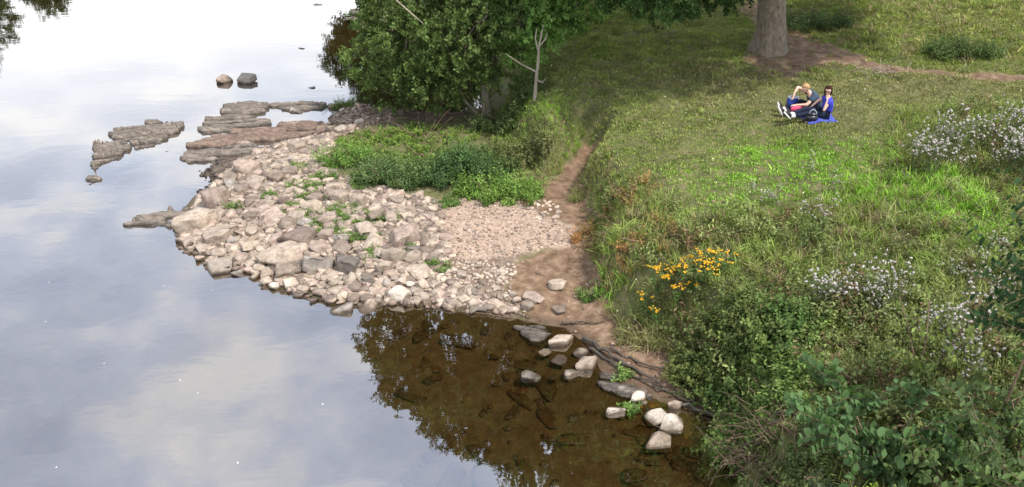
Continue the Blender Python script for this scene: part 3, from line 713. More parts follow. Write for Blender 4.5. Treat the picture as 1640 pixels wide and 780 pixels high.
longg(Z_rough, 75, LONG, .5, 1.15, 61, (.95, 1, .9), .28)
longg(Z_tuffets, 28, MIDG, .6, 1.3, 62, (1, 1, 1), .25, .6)
longg(Z_far, 22, MIDG, .8, 2.0, 63, (1, .95, .9), .35)
longg([(1060, 100), (1230, 100), (1250, 128), (1120, 160), (1040, 140)], 22, MIDG, .7, 1.4, 64, (1, 1, 1), .5)
longg([(880, 320), (912, 290), (945, 255), (1000, 300), (1010, 350), (960, 370), (935, 340)], 90, LONG, .4, .8, 65, (1, 1, .9), .2)
longg([(1390, 108), (1640, 112), (1640, 128), (1500, 135), (1400, 125)], 20, MIDG, .8, 1.7, 66, (1, 1, 1), .5)
longg([(770, 190), (830, 180), (930, 230), (900, 290), (850, 312), (800, 260)], 60, LONG, .4, .8, 67, (1, 1.05, .9), .22)
longg([(1080, 190), (1300, 200), (1300, 330), (1000, 300), (990, 220)], 9, MIDG, .6, 1.2, 68, (1, 1, 1), .4, .8)
longg(BANK_VIEW, 3.5, MIDG, .4, .8, 69, (1, 1, 1), .35, .5)
V, T, C = cat(pp)
tag(link_mesh('long_grass', V, T, M_grass, None, C), 'long arching grass, green and straw coloured, on the bank slope', 'grass', kind='stuff')
print('long grass tris', len(T))
# small white flower heads and pale dots in the turf
x, y, z = meadow_points(5000, rng); n = len(x)
V, T, C = bake([ICO[1]], np.stack([x, y, z + .05], 1), rots(n, rng, 0), rng.uniform(.007, .02, n), np.array([[.75, .72, .6]]) * np.ones((n, 1)), rng)
k_ = rng.uniform(0, 1, n) < .16
V, T, C = bake([ICO[1]], np.stack([x, y, z + .05], 1)[k_], rots(k_.sum(), rng, 0), rng.uniform(.008, .02, k_.sum()), np.array([[.7, .66, .5]]) * np.ones((k_.sum(), 1)), rng)
tag(link_mesh('clover_flowers', V, T, M_flower, None, C), 'tiny pale flower heads dotted through the meadow turf', 'wild flowers', kind='stuff')
x, y, z = meadow_points(3200, rng); n = len(x)
V, T, C = bake([leaf(1, .7, .3, .1)], np.stack([x, y, z + .05], 1), rots(n, rng, .4), rng.uniform(.03, .075, n), np.array([[.34, .26, .16]]) * rng.uniform(.5, 1.2, (n, 1)), rng)
tag(link_mesh('fallen_leaves', V, T, M_grass, None, C), 'dry tan leaves lying scattered over the meadow grass', 'fallen leaves', kind='stuff')
# ------------------------------------------------------------------ leafy weeds
def weed_template(r_, h=.5, stems=5, nleaf=14, L=.07, W=.45, spread=.35, wander=.25):
    P = []
    for i in range(stems):
        a = r_.uniform(0, 6.28); d = np.array([np.cos(a) * spread, np.sin(a) * spread, 1]); hh_ = h * r_.uniform(.6, 1.1)
        c = curve(r_, (r_.normal(0, .03), r_.normal(0, .03), 0), d, hh_, 5, wander, -.02)
        Vt, Tt = tube(c, np.linspace(.005, .002, len(c)), 3, False)
        P.append((Vt, Tt, np.ones((len(Vt), 3)) * .8)); P.append(leafy(r_, c, nleaf, L, W, .1, .75, .3))
    return cat(P)
rng = np.random.default_rng(31)
WEED = [weed_template(rng, .5, 5, 13, .075, .42) for k in range(7)]
BRAM = [weed_template(rng, .45, 6, 16, .06, .75, .8, .4) for k in range(6)]
LOWW = [weed_template(rng, .18, 7, 9, .07, .5, .9, .3) for k in range(5)]
pw = []
def weeds(poly, dens, temps, smin, smax, sd, c1, c2, noisy=0, tilt=.2, dead=.0):
    r_ = np.random.default_rng(sd); P = gpoly(poly) if isinstance(poly[0][0], int) else poly
    xs = [q[0] for q in P]; ys = [q[1] for q in P]
    x, y = scatter(P, int(dens * (max(xs) - min(xs)) * (max(ys) - min(ys))), r_); z = hh(x, y)
    k = in_view(x, y, z) & (z > .0)
    if noisy: k &= fbm(x * .9, y * .9, sd + 3, 3) > noisy * r_.uniform(-.25, .25, len(x))
    x, y, z = x[k], y[k], z[k]; n = len(x)
    f = np.clip(.5 + 1.6 * fbm(x * 1.1, y * 1.1, sd, 3) + r_.normal(0, .2, n), 0, 1)[:, None]
    c = np.array(c1) * (1 - f) + np.array(c2) * f; c = c * r_.uniform(.75, 1.25, (n, 1))
    d = r_.uniform(0, 1, n) < dead; c[d] = np.array([.17, .11, .065]) * r_.uniform(.7, 1.4, (d.sum(), 1))
    return bake(temps, np.stack([x, y, z - .02], 1), rots(n, r_, tilt), r_.uniform(smin, smax, n), c, r_)
g1_, g2_ = (.10, .135, .045), (.23, .265, .095)
pw.append(weeds(Z_rough, 13, WEED, .6, 1.25, 71, g1_, g2_, .8, .25, .14))
pw.append(weeds([(1120, 440), (1400, 470), (1640, 560), (1750, 800), (1230, 840), (1150, 690), (1110, 590), (1080, 500)], 16, WEED + BRAM, .6, 1.2, 72, g1_, g2_, 0, .3, .12))
V, T, C = cat(pw)
tag(link_mesh('undergrowth', V, T, M_leaf, None, C), 'tangled leafy weeds covering the bank slope', 'undergrowth', kind='stuff')
print('undergrowth tris', len(T))
# ------------------------------------------------------------------ individual plants
def mound(name, label, category, px, py, w, h, n, temps, c1, c2, sd, depth=.7, group=None, smin=.7, smax=1.2, extra=None, P=None):
    """a bush of many leafy shoots growing from one spot"""
    r_ = np.random.default_rng(sd); q = g1(px, py) if P is None else np.array(P)
    a = r_.uniform(0, 6.28, n); rr = np.sqrt(r_.uniform(0, 1, n)) * w / 2
    x = rr * np.cos(a); y = rr * np.sin(a) * depth
    dome = h * np.sqrt(np.clip(1 - (rr / (w / 2)) ** 2, .02, 1)) * r_.uniform(.35, 1, n)
    z = hh(q[0] + x, q[1] + y) - q[2] + np.maximum(dome - .3, 0)
    f = r_.uniform(0, 1, (n, 1)); c = np.array(c1) * (1 - f) + np.array(c2) * f
    V, T, C = bake(temps, np.stack([x, y, z], 1), rots(n, r_, .45), r_.uniform(smin, smax, n), c * r_.uniform(.8, 1.2, (n, 1)), r_)
    t = empty(name, q); tag(t, label, category, group)
    link_mesh('foliage', V, T, M_leaf, t, C)
    st = []
    for i in range(12):
        aa = r_.uniform(0, 6.28); c_ = curve(r_, (0, 0, -.05), (np.cos(aa) * w * .45, np.sin(aa) * w * .45 * depth, h), max(h, w * .5) * .8, 5, .3, 0)
        st.append(tube(c_, np.linspace(.012, .004, len(c_)), 4))
    V, T, C = cat(st); link_mesh('stem', V, T, M_twig, t)
    return t
mound('bush', 'round dark green leafy bush behind the gravel beach', 'bush', 742, 288, 1.75, .85, 190, WEED, (0.051, 0.102, 0.036), (0.109, 0.174, 0.058), 101)
mound('bush', 'tall green weedy bush left of the round dark one behind the beach', 'bush', 625, 290, 2.0, .5, 120, WEED, (0.072, 0.123, 0.043), (0.145, 0.203, 0.072), 102)
mound('weed_patch', 'bright green low weeds at the left end behind the stone heap', 'weeds', 552, 262, 1.3, .3, 70, WEED + LOWW, (0.116, 0.217, 0.043), (0.189, 0.290, 0.072), 103)
mound('weed_patch', 'greenery between the two bushes and the red ledge', 'weeds', 680, 222, 2.8, .45, 130, LOWW + MIDG, (.12, .19, .04), (.20, .28, .06), 104)
mound('weed_patch', 'lime green weeds on the far left of the green strip under the tree', 'weeds', 600, 225, 2.0, .35, 90, LOWW + MIDG, (.12, .19, .04), (.20, .28, .06), 105)
mound('weed_patch', 'light green nettles along the back edge of the gravel', 'weeds', 800, 312, 2.0, .28, 90, WEED + LOWW, (0.131, 0.232, 0.043), (0.203, 0.304, 0.072), 106)
mound('weed_patch', 'green tuft of weeds on the upstream island of stones', 'weeds', 548, 172, .8, .25, 34, WEED + LOWW, (.09, .15, .03), (.13, .19, .05), 107, smax=.8, smin=.4)
mound('bush', 'shaggy weeds at the foot of the meadow slope beside the path cut', 'bush', 835, 262, 1.5, .45, 80, WEED, (0.102, 0.131, 0.043), (0.203, 0.203, 0.087), 108)
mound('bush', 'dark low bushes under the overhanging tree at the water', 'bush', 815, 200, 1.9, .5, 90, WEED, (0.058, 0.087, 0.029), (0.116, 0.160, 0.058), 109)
mound('bramble_bush', 'glossy green bramble bush hanging over the muddy shore', 'bramble', 1150, 570, 1.15, .6, 130, BRAM, (.075, .11, .035), (.17, .20, .06), 110, depth=.9)
mound('bramble_bush', 'dense bramble bush to the right of the glossy hanging one', 'bramble', 1235, 545, 1.5, .6, 120, BRAM, (0.072, 0.131, 0.036), (0.160, 0.217, 0.058), 111)
mound('bramble_bush', 'spreading bramble below the hanging brambles at the lower shore', 'bramble', 1230, 655, 1.2, .5, 90, BRAM + WEED, (0.087, 0.145, 0.036), (0.174, 0.246, 0.065), 112)
mound('weed_patch', 'green weeds filling the ground between the round bush and the slope', 'weeds', 790, 262, 1.9, .35, 100, WEED, (.08, .12, .035), (.14, .19, .06), 120)
mound('weed_patch', 'green weeds behind the two bushes in the middle of the strip', 'weeds', 690, 252, 1.9, .4, 100, LOWW + MIDG, (.12, .19, .04), (.20, .28, .06), 121)
mound('weed_patch', 'pale green weeds between the stone heap and the left bush', 'weeds', 590, 250, 1.3, .35, 70, LOWW + MIDG, (.12, .19, .04), (.20, .28, .06), 122)
mound('bush', 'dark green bush on the rough field beyond the path near the right edge', 'bush', 1540, 92, 2.0, .5, 80, WEED, (.06, .10, .03), (.11, .16, .05), 123)
mound('bush', 'low dark nettles on the rough field just right of the old tree', 'bush', 1300, 42, 2.4, .4, 80, WEED, (.05, .09, .03), (.10, .14, .05), 124)
mound('weed_patch', 'rank green weeds at the bottom edge between the dry stems and the broad leaved shrub', 'weeds', 1275, 790, 1.3, .35, 70, WEED + BRAM, (.075, .11, .04), (.15, .19, .06), 130)
mound('weed_patch', 'drooping straw green grass hanging over the eroded bank lip', 'weeds', 940, 298, .8, .15, 60, LONG, (.20, .24, .08), (.34, .32, .15), 131, smin=.5, smax=.9)
mound('weed_patch', 'drooping grass fringe on the right of the beach under the orange sorrel', 'weeds', 985, 372, .9, .2, 70, LONG, (.17, .2, .07), (.32, .29, .14), 132, smin=.5, smax=.9)
mound('weed_patch', 'coarse hanging grass above the roots of the muddy shore', 'weeds', 1045, 530, 1.3, .25, 90, LONG, (.16, .2, .06), (.30, .28, .13), 133, smin=.6, smax=1.1)
# dock and sorrel: rusty plants near the bank lip
mound('sorrel_patch', 'rusty orange sorrel growing on the bank lip above the mud', 'sorrel', 985, 350, 1.7, .3, 90, WEED + MIDG, (.36, .17, .06), (.26, .2, .08), 113, smin=.4, smax=.8)
mound('sorrel_patch', 'thin rusty sorrel scattered above the yellow flowers', 'sorrel', 1040, 385, 1.5, .25, 50, WEED + MIDG, (.34, .18, .07), (.24, .2, .08), 114, smin=.4, smax=.8)
# weed tufts growing between the stones
wt = [(488, 350, .55, 'leafy weed tuft in the centre of the rock heap'), (380, 333, .3, 'narrow weed growing in a crack of the upper heap'), (401, 232, .3, 'green weed on the layered ledge by the rusty rock'),
      (430, 318, .35, 'small weed between tan blocks in the upper heap'), (560, 335, .55, 'weed tuft right of the heap centre'), (582, 345, .45, 'weed tuft near the back edge of the heap'), (515, 378, .45, 'weed sprig below the centre of the heap'),
      (568, 383, .4, 'weed sprig among rocks toward the gravel'), (628, 352, .35, 'dark little weed on the gravel edge'), (715, 328, .5, 'dark creeping weed on the back of the gravel'), (540, 375, .35, 'short weed above the grey rocks'),
      (606, 408, .35, 'weed between rocks left of the upright block'), (655, 402, .3, 'weed behind the upright tan block'), (700, 430, .4, 'thin grassy weed right of the tan slab'), (500, 300, .5, 'bright weed left of the oblong block'),
      (520, 285, .6, 'bright green weeds above the oblong block'), (470, 330, .3, 'tiny weed beside a tan block'), (945, 468, .5, 'bright grass tuft on the mud at the foot of the bank'), (1000, 600, .14, 'little green sprig among the roots at the shore'), (1010, 652, .13, 'small grass sprig beside the white boulders'),
      (535, 340, .6, 'long strip of weeds running through the right of the heap'), (505, 362, .5, 'weeds just below the leafy centre tuft'), (590, 360, .5, 'weeds between the heap and the gravel corner'), (470, 300, .45, 'weeds among small rocks at the upper heap'),
      (550, 355, .45, 'weed clump above the flat tan stone'), (500, 318, .6, 'grassy weeds left of the tan rounded rock'), (440, 345, .35, 'sparse weed in the left part of the heap'), (600, 385, .35, 'sparse weed near the smaller tan wedge'), (480, 270, .4, 'green weed by the smooth tan boulder'), (575, 300, .5, 'weeds right behind the oblong block')]
for i, (px, py, w, lab) in enumerate(wt):
    mound('weed', lab, 'weed', px, py, w, .12, int(14 + 46 * w * w), LOWW + MIDG[:4], (.09, .16, .04), (.18, .26, .07), 200 + i, smin=.5, smax=1.0, group='weeds among the stones')
# thistles gone to seed
def seedhead(r_):
    V, T = ICO[1]; V = V * (1 + r_.normal(0, .25, (len(V), 1))); return V, T
def thistle(r_, h, nst, heads, leafc, headc):
    t = empty('thistle'); S_, L_, H_ = [], [], []
    for i in range(nst):
        a = r_.uniform(0, 6.28); d = np.array([np.cos(a) * .28, np.sin(a) * .28, 1]); c = curve(r_, (r_.normal(0, .08), r_.normal(0, .08), -.02), d, h * r_.uniform(.75, 1.1), 6, .2, 0)
        S_.append(tube(c, np.linspace(.008, .003, len(c)), 4)); v = leafy(r_, c, 16, .12, .2, .05, .7, .3); L_.append((v[0], v[1], v[2] * leafc))
        for j in range(heads):
            H_ = []; k = r_.integers(3, len(c) - 1); dd = r_.normal(0, 1, 3); dd[2] = abs(dd[2]) + 1; b = curve(r_, c[k], dd, h * r_.uniform(.12, .3), 3, .3)
            S_.append(tube(b, .0025, 3)); sv = seedhead(r_)
            for q in range(r_.integers(1, 4)):
                sv = seedhead(r_); H_.append((sv[0] * r_.uniform(.012, .026) + b[-1] + r_.normal(0, .013, 3), sv[1], np.ones((len(sv[0]), 3)) * headc * r_.uniform(.7, 1.1)))
            V, T, C = cat(H_); link_mesh('seed_head', V, T, M_flower, t, C)
    V, T, C = cat(S_); link_mesh('stem', V, T, M_stem, t)
    V, T, C = cat(L_); link_mesh('foliage', V, T, M_leaf, t, C)
    return t
rng = np.random.default_rng(41)
TH = [thistle(rng, 1.0, 5, 5, np.array([.09, .115, .05]), np.array([.52, .475, .47])) for k in range(4)]
th_zones = [
 ('tall thistle gone to white seed in the big stand at the upper right', [(1430, 300), (1460, 235), (1530, 220), (1640, 225), (1720, 240), (1720, 300), (1560, 300)], 34, .75, 1.05, 'thistles of the upper right stand'),
 ('seeding thistle in the white flecked band in the middle of the slope', [(1260, 525), (1300, 490), (1380, 480), (1440, 495), (1420, 530), (1330, 530)], 9, .6, .85, 'thistles of the middle band'),
 ('short thistle scattered in the grass below the picnic couple', [(1170, 340), (1300, 270), (1420, 290), (1400, 400), (1250, 400)], 8, .4, .6, 'scattered short thistles'),
 ('grey green thistle on the slope near the yellow shrub', [(1400, 600), (1500, 540), (1580, 560), (1560, 640), (1440, 620)], 7, .6, .85, 'thistles near the yellow leaved sapling'),
 ('thistle with few seed heads at the right side of the slope', [(1480, 470), (1560, 400), (1640, 410), (1680, 500), (1560, 520)], 8, .5, .8, 'thistles of the right slope')]
first = [True] * 4
for lab, pts, n, lo, hi, grp in th_zones:
    P = gpoly(pts); x, y = scatter(P, 4000, rng)
    for i in range(n):
        k = rng.integers(4); o = TH[k] if first[k] else copy_tree(TH[k]); first[k] = False
        o.location = (x[i], y[i], float(hh(x[i], y[i]))); s = rng.uniform(lo, hi); o.scale = (s, s, s); o.rotation_euler = (0, 0, rng.uniform(0, 6.28))
        tag(o, lab, 'thistle', grp)
# ragwort
def ragwort(r_, h, label, px, py, nst, flowers):
    t = empty('ragwort', g1(px, py)); tag(t, label, 'ragwort'); S_, L_, H_ = [], [], []
    for i in range(nst):
        a = r_.uniform(0, 6.28); c = curve(r_, (r_.normal(0, .06), r_.normal(0, .06), -.02), (np.cos(a) * .4, np.sin(a) * .4, 1), h * r_.uniform(.8, 1.1), 6, .18)
        S_.append(tube(c, np.linspace(.007, .004, len(c)), 4)); v = leafy(r_, c, 22, .1, .4, .05, .7, .3); L_.append((v[0], v[1], v[2] * np.array([.07, .12, .03])))
        for j in range(flowers):
            H_ = []; b = curve(r_, c[-2], (r_.normal(0, .8), r_.normal(0, .8), 1.2), .15, 3, .2); S_.append(tube(b, .0025, 3))
            for q in range(5):
                sv = ICO[1]; H_.append((sv[0] * np.array([.015, .015, .011]) * r_.uniform(.8, 1.2) + b[-1] + r_.normal(0, .022, 3) * [1, 1, .4], sv[1], np.ones((len(sv[0]), 3)) * np.array([.76, .45, .035]) * r_.uniform(.75, 1.1)))
            V, T, C = cat(H_); link_mesh('flower_head', V, T, M_flower, t, C)
    V, T, C = cat(S_); link_mesh('stem', V, T, M_stem, t); V, T, C = cat(L_); link_mesh('foliage', V, T, M_leaf, t, C)
rng = np.random.default_rng(43)
for px, py, h, ns, fl, lab in [(1050, 468, .62, 4, 5, 'yellow flowering ragwort at the left of the yellow group'), (1108, 472, .66, 5, 6, 'yellow flowering ragwort with the densest blooms at the right of the group'), (1085, 490, .5, 4, 4, 'yellow flowering ragwort, lower plant in the middle of the group'),
                              (1040, 505, .4, 3, 2, 'small ragwort with few yellow blooms at the lower left of the group'), (1125, 445, .5, 3, 3, 'ragwort with yellow blooms highest up the slope in the group'), (1158, 440, .35, 2, 2, 'single stemmed ragwort apart on the right of the yellow group')]:
    ragwort(rng, h, lab, px, py, ns, fl)
# shrubs and saplings made of real branches
def shrub(name, label, category, px, py, stems, h, spread, nb, nl, L, W, c1, sd, grav=-.03, bark=M_twig, thick=.016, tone=.3, group=None, kmin=2, wan=.16):
    r_ = np.random.default_rng(sd); t = empty(name, g1(px, py)); tag(t, label, category, group); S_, L_ = [], []
    for i in range(stems):
        a = r_.uniform(0, 6.28); c = curve(r_, (r_.normal(0, .05), r_.normal(0, .05), -.04), (np.cos(a) * spread, np.sin(a) * spread, 1), h * r_.uniform(.8, 1.1), 9, wan, grav)
        S_.append(tube(c, np.linspace(thick, .004, len(c)), 5))
        for j in range(nb):
            k = int(r_.integers(kmin, len(c))); dd = np.array([r_.normal(), r_.normal(), .35]); b = curve(r_, c[k], dd, h * r_.uniform(.18, .38), 5, .25, grav)
            S_.append(tube(b, np.linspace(.006, .002, len(b)), 3)); v = leafy(r_, b, nl, L, W, .1, .85, tone, .35, oval=True); L_.append((v[0], v[1], v[2] * np.array(c1)))
    V, T, C = cat(S_); link_mesh('trunk', V, T, bark, t); V, T, C = cat(L_); link_mesh('crown', V, T, M_leaf, t, C)
    return t
shrub('shrub', 'bluish green shrub with broad oval leaves at the bottom right', 'shrub', 1400, 765, 8, 1.15, .7, 13, 14, .115, .66, (.08, .14, .052), 301)
shrub('shrub', 'mid green leafy shrub in the bottom right corner', 'shrub', 1530, 795, 9, 1.1, .8, 13, 14, .095, .62, (.10, .15, .05), 302)
shrub('shrub', 'leafy shrub cut by the right edge of the photo near the bottom', 'shrub', 1625, 805, 7, 1.2, .7, 12, 14, .09, .62, (.08, .12, .045), 303)
shrub('shrub', 'low leafy shrub between the dead stems and the broad leaved shrub', 'shrub', 1330, 790, 5, .75, .8, 8, 12, .07, .6, (.08, .105, .05), 304)
shrub('sapling', 'tall thin dark green sapling near the right edge', 'sapling', 1600, 695, 2, 2.7, .05, 56, 14, .10, .5, (.03, .068, .024), 305, grav=0, kmin=5, wan=.05, thick=.018)
shrub('sapling', 'pale yellow green sapling in the middle of the slope', 'sapling', 1475, 610, 4, 1.1, .4, 10, 12, .075, .5, (.20, .26, .075), 306, grav=0)
shrub('sapling', 'bushy dark sapling leaning out at the right edge above the corner shrub', 'sapling', 1665, 660, 2, 1.2, .3, 9, 13, .08, .5, (.07, .13, .035), 307, grav=0)
shrub('shrub', 'small yellow leaved plant at the bottom edge', 'shrub', 1350, 800, 3, .5, .6, 5, 9, .07, .55, (.24, .34, .05), 308)
# dead stems
def deadpile(px, py, n, L, w, label, sd, group=None):
    r_ = np.random.default_rng(sd); q = g1(px, py); t = []
    for i in range(n):
        p0 = (r_.normal(0, w), r_.normal(0, w * .7), r_.uniform(0, .1)); a = r_.uniform(0, 6.28)
        c = curve(r_, p0, (np.cos(a), np.sin(a), r_.uniform(.1, .9)), L * r_.uniform(.5, 1.2), 7, .3, -.12); t.append(tube(c, np.linspace(.007, .002, len(c)), 3))
    V, T, C = cat(t); o = link_mesh('brushwood', V, T, M_driftwood if sd == 405 else M_twig); o.location = q; tag(o, label, 'brushwood', group)
deadpile(1225, 735, 150, .6, .28, 'tangle of dry brown stems hanging over the water at the bottom', 401)
deadpile(1290, 700, 110, .7, .3, 'tangle of dry dark stems above the hanging ones', 402)
deadpile(1185, 712, 60, .4, .14, 'bare twigs trailing into the pool at the shore', 403)
deadpile(1420, 118, 60, .8, .35, 'pile of dead branches beside the meadow path', 405)
deadpile(1330, 110, 20, .4, .3, 'few dry twigs on the bare earth by the path', 407)
# exposed roots on the muddy shore
def root(pts, r0, label, z=.05):
    P = [np.array(g1(a, b)) + [0, 0, z] for a, b in pts]; P = np.array(P); t = np.linspace(0, len(P) - 1, 24)
    Q_ = np.stack([np.interp(t, range(len(P)), P[:, k]) for k in range(3)], 1); Q_ += np.random.default_rng(int(pts[0][0])).normal(0, .018, Q_.shape)
    c0 = Q_[0].copy(); V, T = tube(Q_ - c0, np.linspace(r0, r0 * .4, 24), 7); o = link_mesh('root', V, T, M_root, None, None, True); o.location = c0; tag(o, label, 'tree root')
root([(935, 545), (980, 575), (1030, 605), (1090, 640), (1130, 655)], .035, 'longest dark root running along the muddy shore')
root([(945, 560), (1000, 598), (1060, 628), (1120, 640)], .028, 'dark root just below the longest one on the shore')
root([(975, 560), (1040, 590), (1100, 605), (1150, 640)], .022, 'thin root higher on the mud shelf')
root([(900, 520), (950, 522), (985, 512)], .02, 'short forked root at the top of the muddy shore')
root([(1090, 650), (1140, 668), (1175, 672)], .03, 'dark root end under the overhanging brambles')
root([(925, 390), (945, 370), (958, 352)], .012, 'thin bare stick leaning on the bank beside the beach')
# ------------------------------------------------------------------ trees
def sprig(r_, L, nl, leafL, W, spread=.5):
    c = curve(r_, (0, 0, 0), (1, 0, .1), L, 4, .3, 0); P = [leafy(r_, c, nl // 2, leafL, W, .1, .8, .28, .5)]
    for j in range(3):
        b = curve(r_, c[r_.integers(1, 4)], (1, r_.normal(0, .8), r_.normal(0, .5)), L * .5, 3, .3); P.append(leafy(r_, b, nl // 6 + 1, leafL, W, .1, .8, .28, .5))
    tv, tt = tube(c, .004, 3, False); P.append((tv, tt, np.ones((len(tv), 3)) * .7))
    return cat(P)
def orient(d, r_, roll=.6):
    n = len(d); d = d / (np.linalg.norm(d, axis=1)[:, None] + 1e-9); y = np.cross(np.array([[0, 0, 1.]]), d); y /= np.linalg.norm(y, axis=1)[:, None] + 1e-6
    z = np.cross(d, y); a = r_.normal(0, roll, n)[:, None]; y2 = y * np.cos(a) + z * np.sin(a); z2 = np.cross(d, y2)
    return np.stack([d, y2, z2], 2)
def crown(r_, clumps, temps, colour, base, dens=1.0, droop=.1):
    out = []
    for (cx, cy, cz, rx, ry, rz) in clumps:
        n = int(dens * 60 * (rx * ry + ry * rz + rx * rz)); u = r_.normal(size=(n, 3)); u /= np.linalg.norm(u, axis=1)[:, None]
        rad = r_.uniform(.45, 1, n) ** .6 * (1 + .35 * fbm(u[:, 0] * 2.5 + cx, u[:, 1] * 2.5 + u[:, 2] * 2 + cz, 7, 3) * 2)
        p_ = u * rad[:, None] * [rx, ry, rz] + [cx, cy, cz]
        d = u * [1, 1, .5] + r_.normal(0, .35, (n, 3)); d[:, 2] -= droop
        c = np.array(colour) * r_.uniform(.7, 1.25) * r_.uniform(.55, 1.5, (n, 1))
        out.append(bake(temps, p_ - base, orient(d, r_), r_.uniform(.7, 1.2, n), c, r_))
    return cat(out)
def limbs(r_, base, clumps, fork, r0):
    out = []
    for (cx, cy, cz, rx, ry, rz) in clumps:
        st = fork[r_.integers(len(fork))]; a = np.array(st[:3]); b = np.array([cx, cy, cz]) - base
        t = np.linspace(0, 1, 8)[:, None]; mid = np.array([0, 0, .25 * np.linalg.norm(b - a)])
        c = a * (1 - t) + b * t + mid * t * (1 - t) * 1.2 + r_.normal(0, .07, (8, 3)) * np.sin(np.pi * t); out.append(tube(c, np.linspace(st[3], .02, 8), 6))
        for j in range(6):
            e = c[r_.integers(4, 8)]; dd = r_.normal(size=3); out.append(tube(curve(r_, e, dd, rx * .9, 4, .2), np.linspace(.018, .005, 5), 4))
    V, T, C = cat(out); return V, T
rng = np.random.default_rng(51)
SPA = [sprig(rng, .38, 24, .095, .75) for k in range(7)]
base = g1(781, 186)
def pc(px, py, Y, r, ry=None, rz=None):
    q = atY(px, py, Y); return (q[0], q[1], q[2], r, ry or r, rz or r * .75)
by = base[1]
cl = [pc(600, 88, by - .4, .75), pc(612, 30, by, .8), pc(640, 118, by - .7, .75, None, .5), pc(655, 65, by - .9, .9), pc(690, 20, by - .6, 1.0), pc(700, 110, by - 1.1, .85), pc(735, 60, by - 1.2, 1.0), pc(745, 125, by - .9, .7), pc(690, 148, by - .5, .7, None, .35),
      pc(780, 25, by - 1, 1.0), pc(790, 95, by - .9, .8), pc(835, 50, by - .6, .8, None, .6), pc(860, 10, by - .3, .9), pc(915, 2, by + .2, .7, None, .5), pc(640, -20, by, 1.1), pc(740, -30, by, 1.3), pc(830, -35, by, 1.2), pc(815, 105, by + .6, .8), pc(660, 100, by + 1.5, 1.2), pc(740, 90, by + 1.7, 1.2), pc(630, 40, by + 1.6, 1.1),
      pc(625, 150, by - .2, .45, None, .25), pc(590, 120, by + .1, .4, None, .3)]
up = [(-4.1, 23.5, 8.2, 1.0, 1.2, 1.0), (-3.6, 24, 10.2, 1.2, 1.4, 1.2), (-1.9, 24, 11.9, 1.5, 1.5, 1.2), (-2.2, 23, 9.6, 1.4, 1.4, 1.3), (-.3, 24, 12.6, 1.6, 1.6, 1.3), (-.4, 23, 9.6, 1.6, 1.6, 1.5), (1.3, 24, 11, 1.6, 1.6, 1.4), (-2.6, 24, 7.3, 1.1, 1.3, .9), (-.6, 23.5, 7, 1.5, 1.5, 1.1), (1.3, 24, 7.8, 1.5, 1.5, 1.4), (-2.8, 24, 5.6, 1.5, 1.6, .9), (-.5, 24, 5.2, 1.6, 1.6, 1), (1.0, 24.2, 5.2, 1.3, 1.3, 1)]
t = empty('riverside_tree', base); tag(t, 'dense dark green tree leaning over the river behind the stone spit', 'tree')
cl += [pc(885, 28, by - .2, .75, None, .5), pc(930, 6, by, .7, None, .45), pc(850, 40, by - .5, .7)]
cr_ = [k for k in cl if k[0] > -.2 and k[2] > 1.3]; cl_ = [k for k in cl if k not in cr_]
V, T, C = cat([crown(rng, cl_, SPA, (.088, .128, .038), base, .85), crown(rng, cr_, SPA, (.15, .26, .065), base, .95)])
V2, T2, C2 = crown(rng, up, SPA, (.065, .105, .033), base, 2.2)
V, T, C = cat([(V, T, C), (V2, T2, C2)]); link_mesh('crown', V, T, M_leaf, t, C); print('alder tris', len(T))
tr_ = []
tr_.append(tube(np.array([[0, 0, -.2], [-.05, 0, .5], [-.1, 0, 1.3], [-.05, .1, 2.5], [.1, .2, 4.5], [.1, .2, 7], [-.2, .3, 10], [-.4, .3, 12]]), [.15, .12, .11, .13, .13, .11, .07, .03], 9))
V, T, C = cat(tr_); link_mesh('trunk', V, T, M_palebark, t, None, True)
V, T = tube(np.array([[0, 0, -.05], [-.35, -.05, .15], [-.65, -.1, .5], [-.8, -.1, .9], [-.9, 0, 1.4]]), [.06, .05, .045, .04, .03], 6); link_mesh('limb', V, T, M_palebark, t, None, True)
V, T = limbs(rng, base, cl + up, [(-.1, 0, 1.3, .06), (-.05, .1, 2.5, .07), (.1, .2, 4.5, .07), (.1, .2, 7, .06)], .1); link_mesh('branches', V, T, M_bark, t, None, True)
q = atY(655, 18, by - 2.0) - base; q2 = atY(630, -4, by - 2.0) - base; q3 = atY(678, 38, by - 2.0) - base
V, T = tube(np.array([q2, q, q3]), [.012, .02, .012], 5); link_mesh('bare_branch', V, T, M_driftwood, t)
# dead snag
b0 = g1(856, 160); t = empty('dead_tree', b0); tag(t, 'pale leafless dead tree with forked top beside the dark riverside tree', 'dead tree')
V, T = tube(np.array([[0, 0, -.1], [.03, 0, .5], [.08, 0, 1.0], [.1, 0, 1.45], [.2, 0, 1.95]]), [.055, .045, .037, .028, .009], 7); link_mesh('trunk', V, T, M_palebark, t, None, True)
for pth in ([[.09, 0, 1.25], [.0, 0, 1.6], [.03, 0, 1.85]], [[.04, 0, .75], [-.35, 0, .95], [-.75, -.1, 1.25]], [[.03, 0, .55], [.2, -.1, .5], [.28, -.1, .62]], [[.1, 0, 1.4], [.26, 0, 1.6], [.3, 0, 1.75]]):
    V, T = tube(np.array(pth), [.03, .02, .008], 5); link_mesh('branch', V, T, M_palebark, t, None, True)
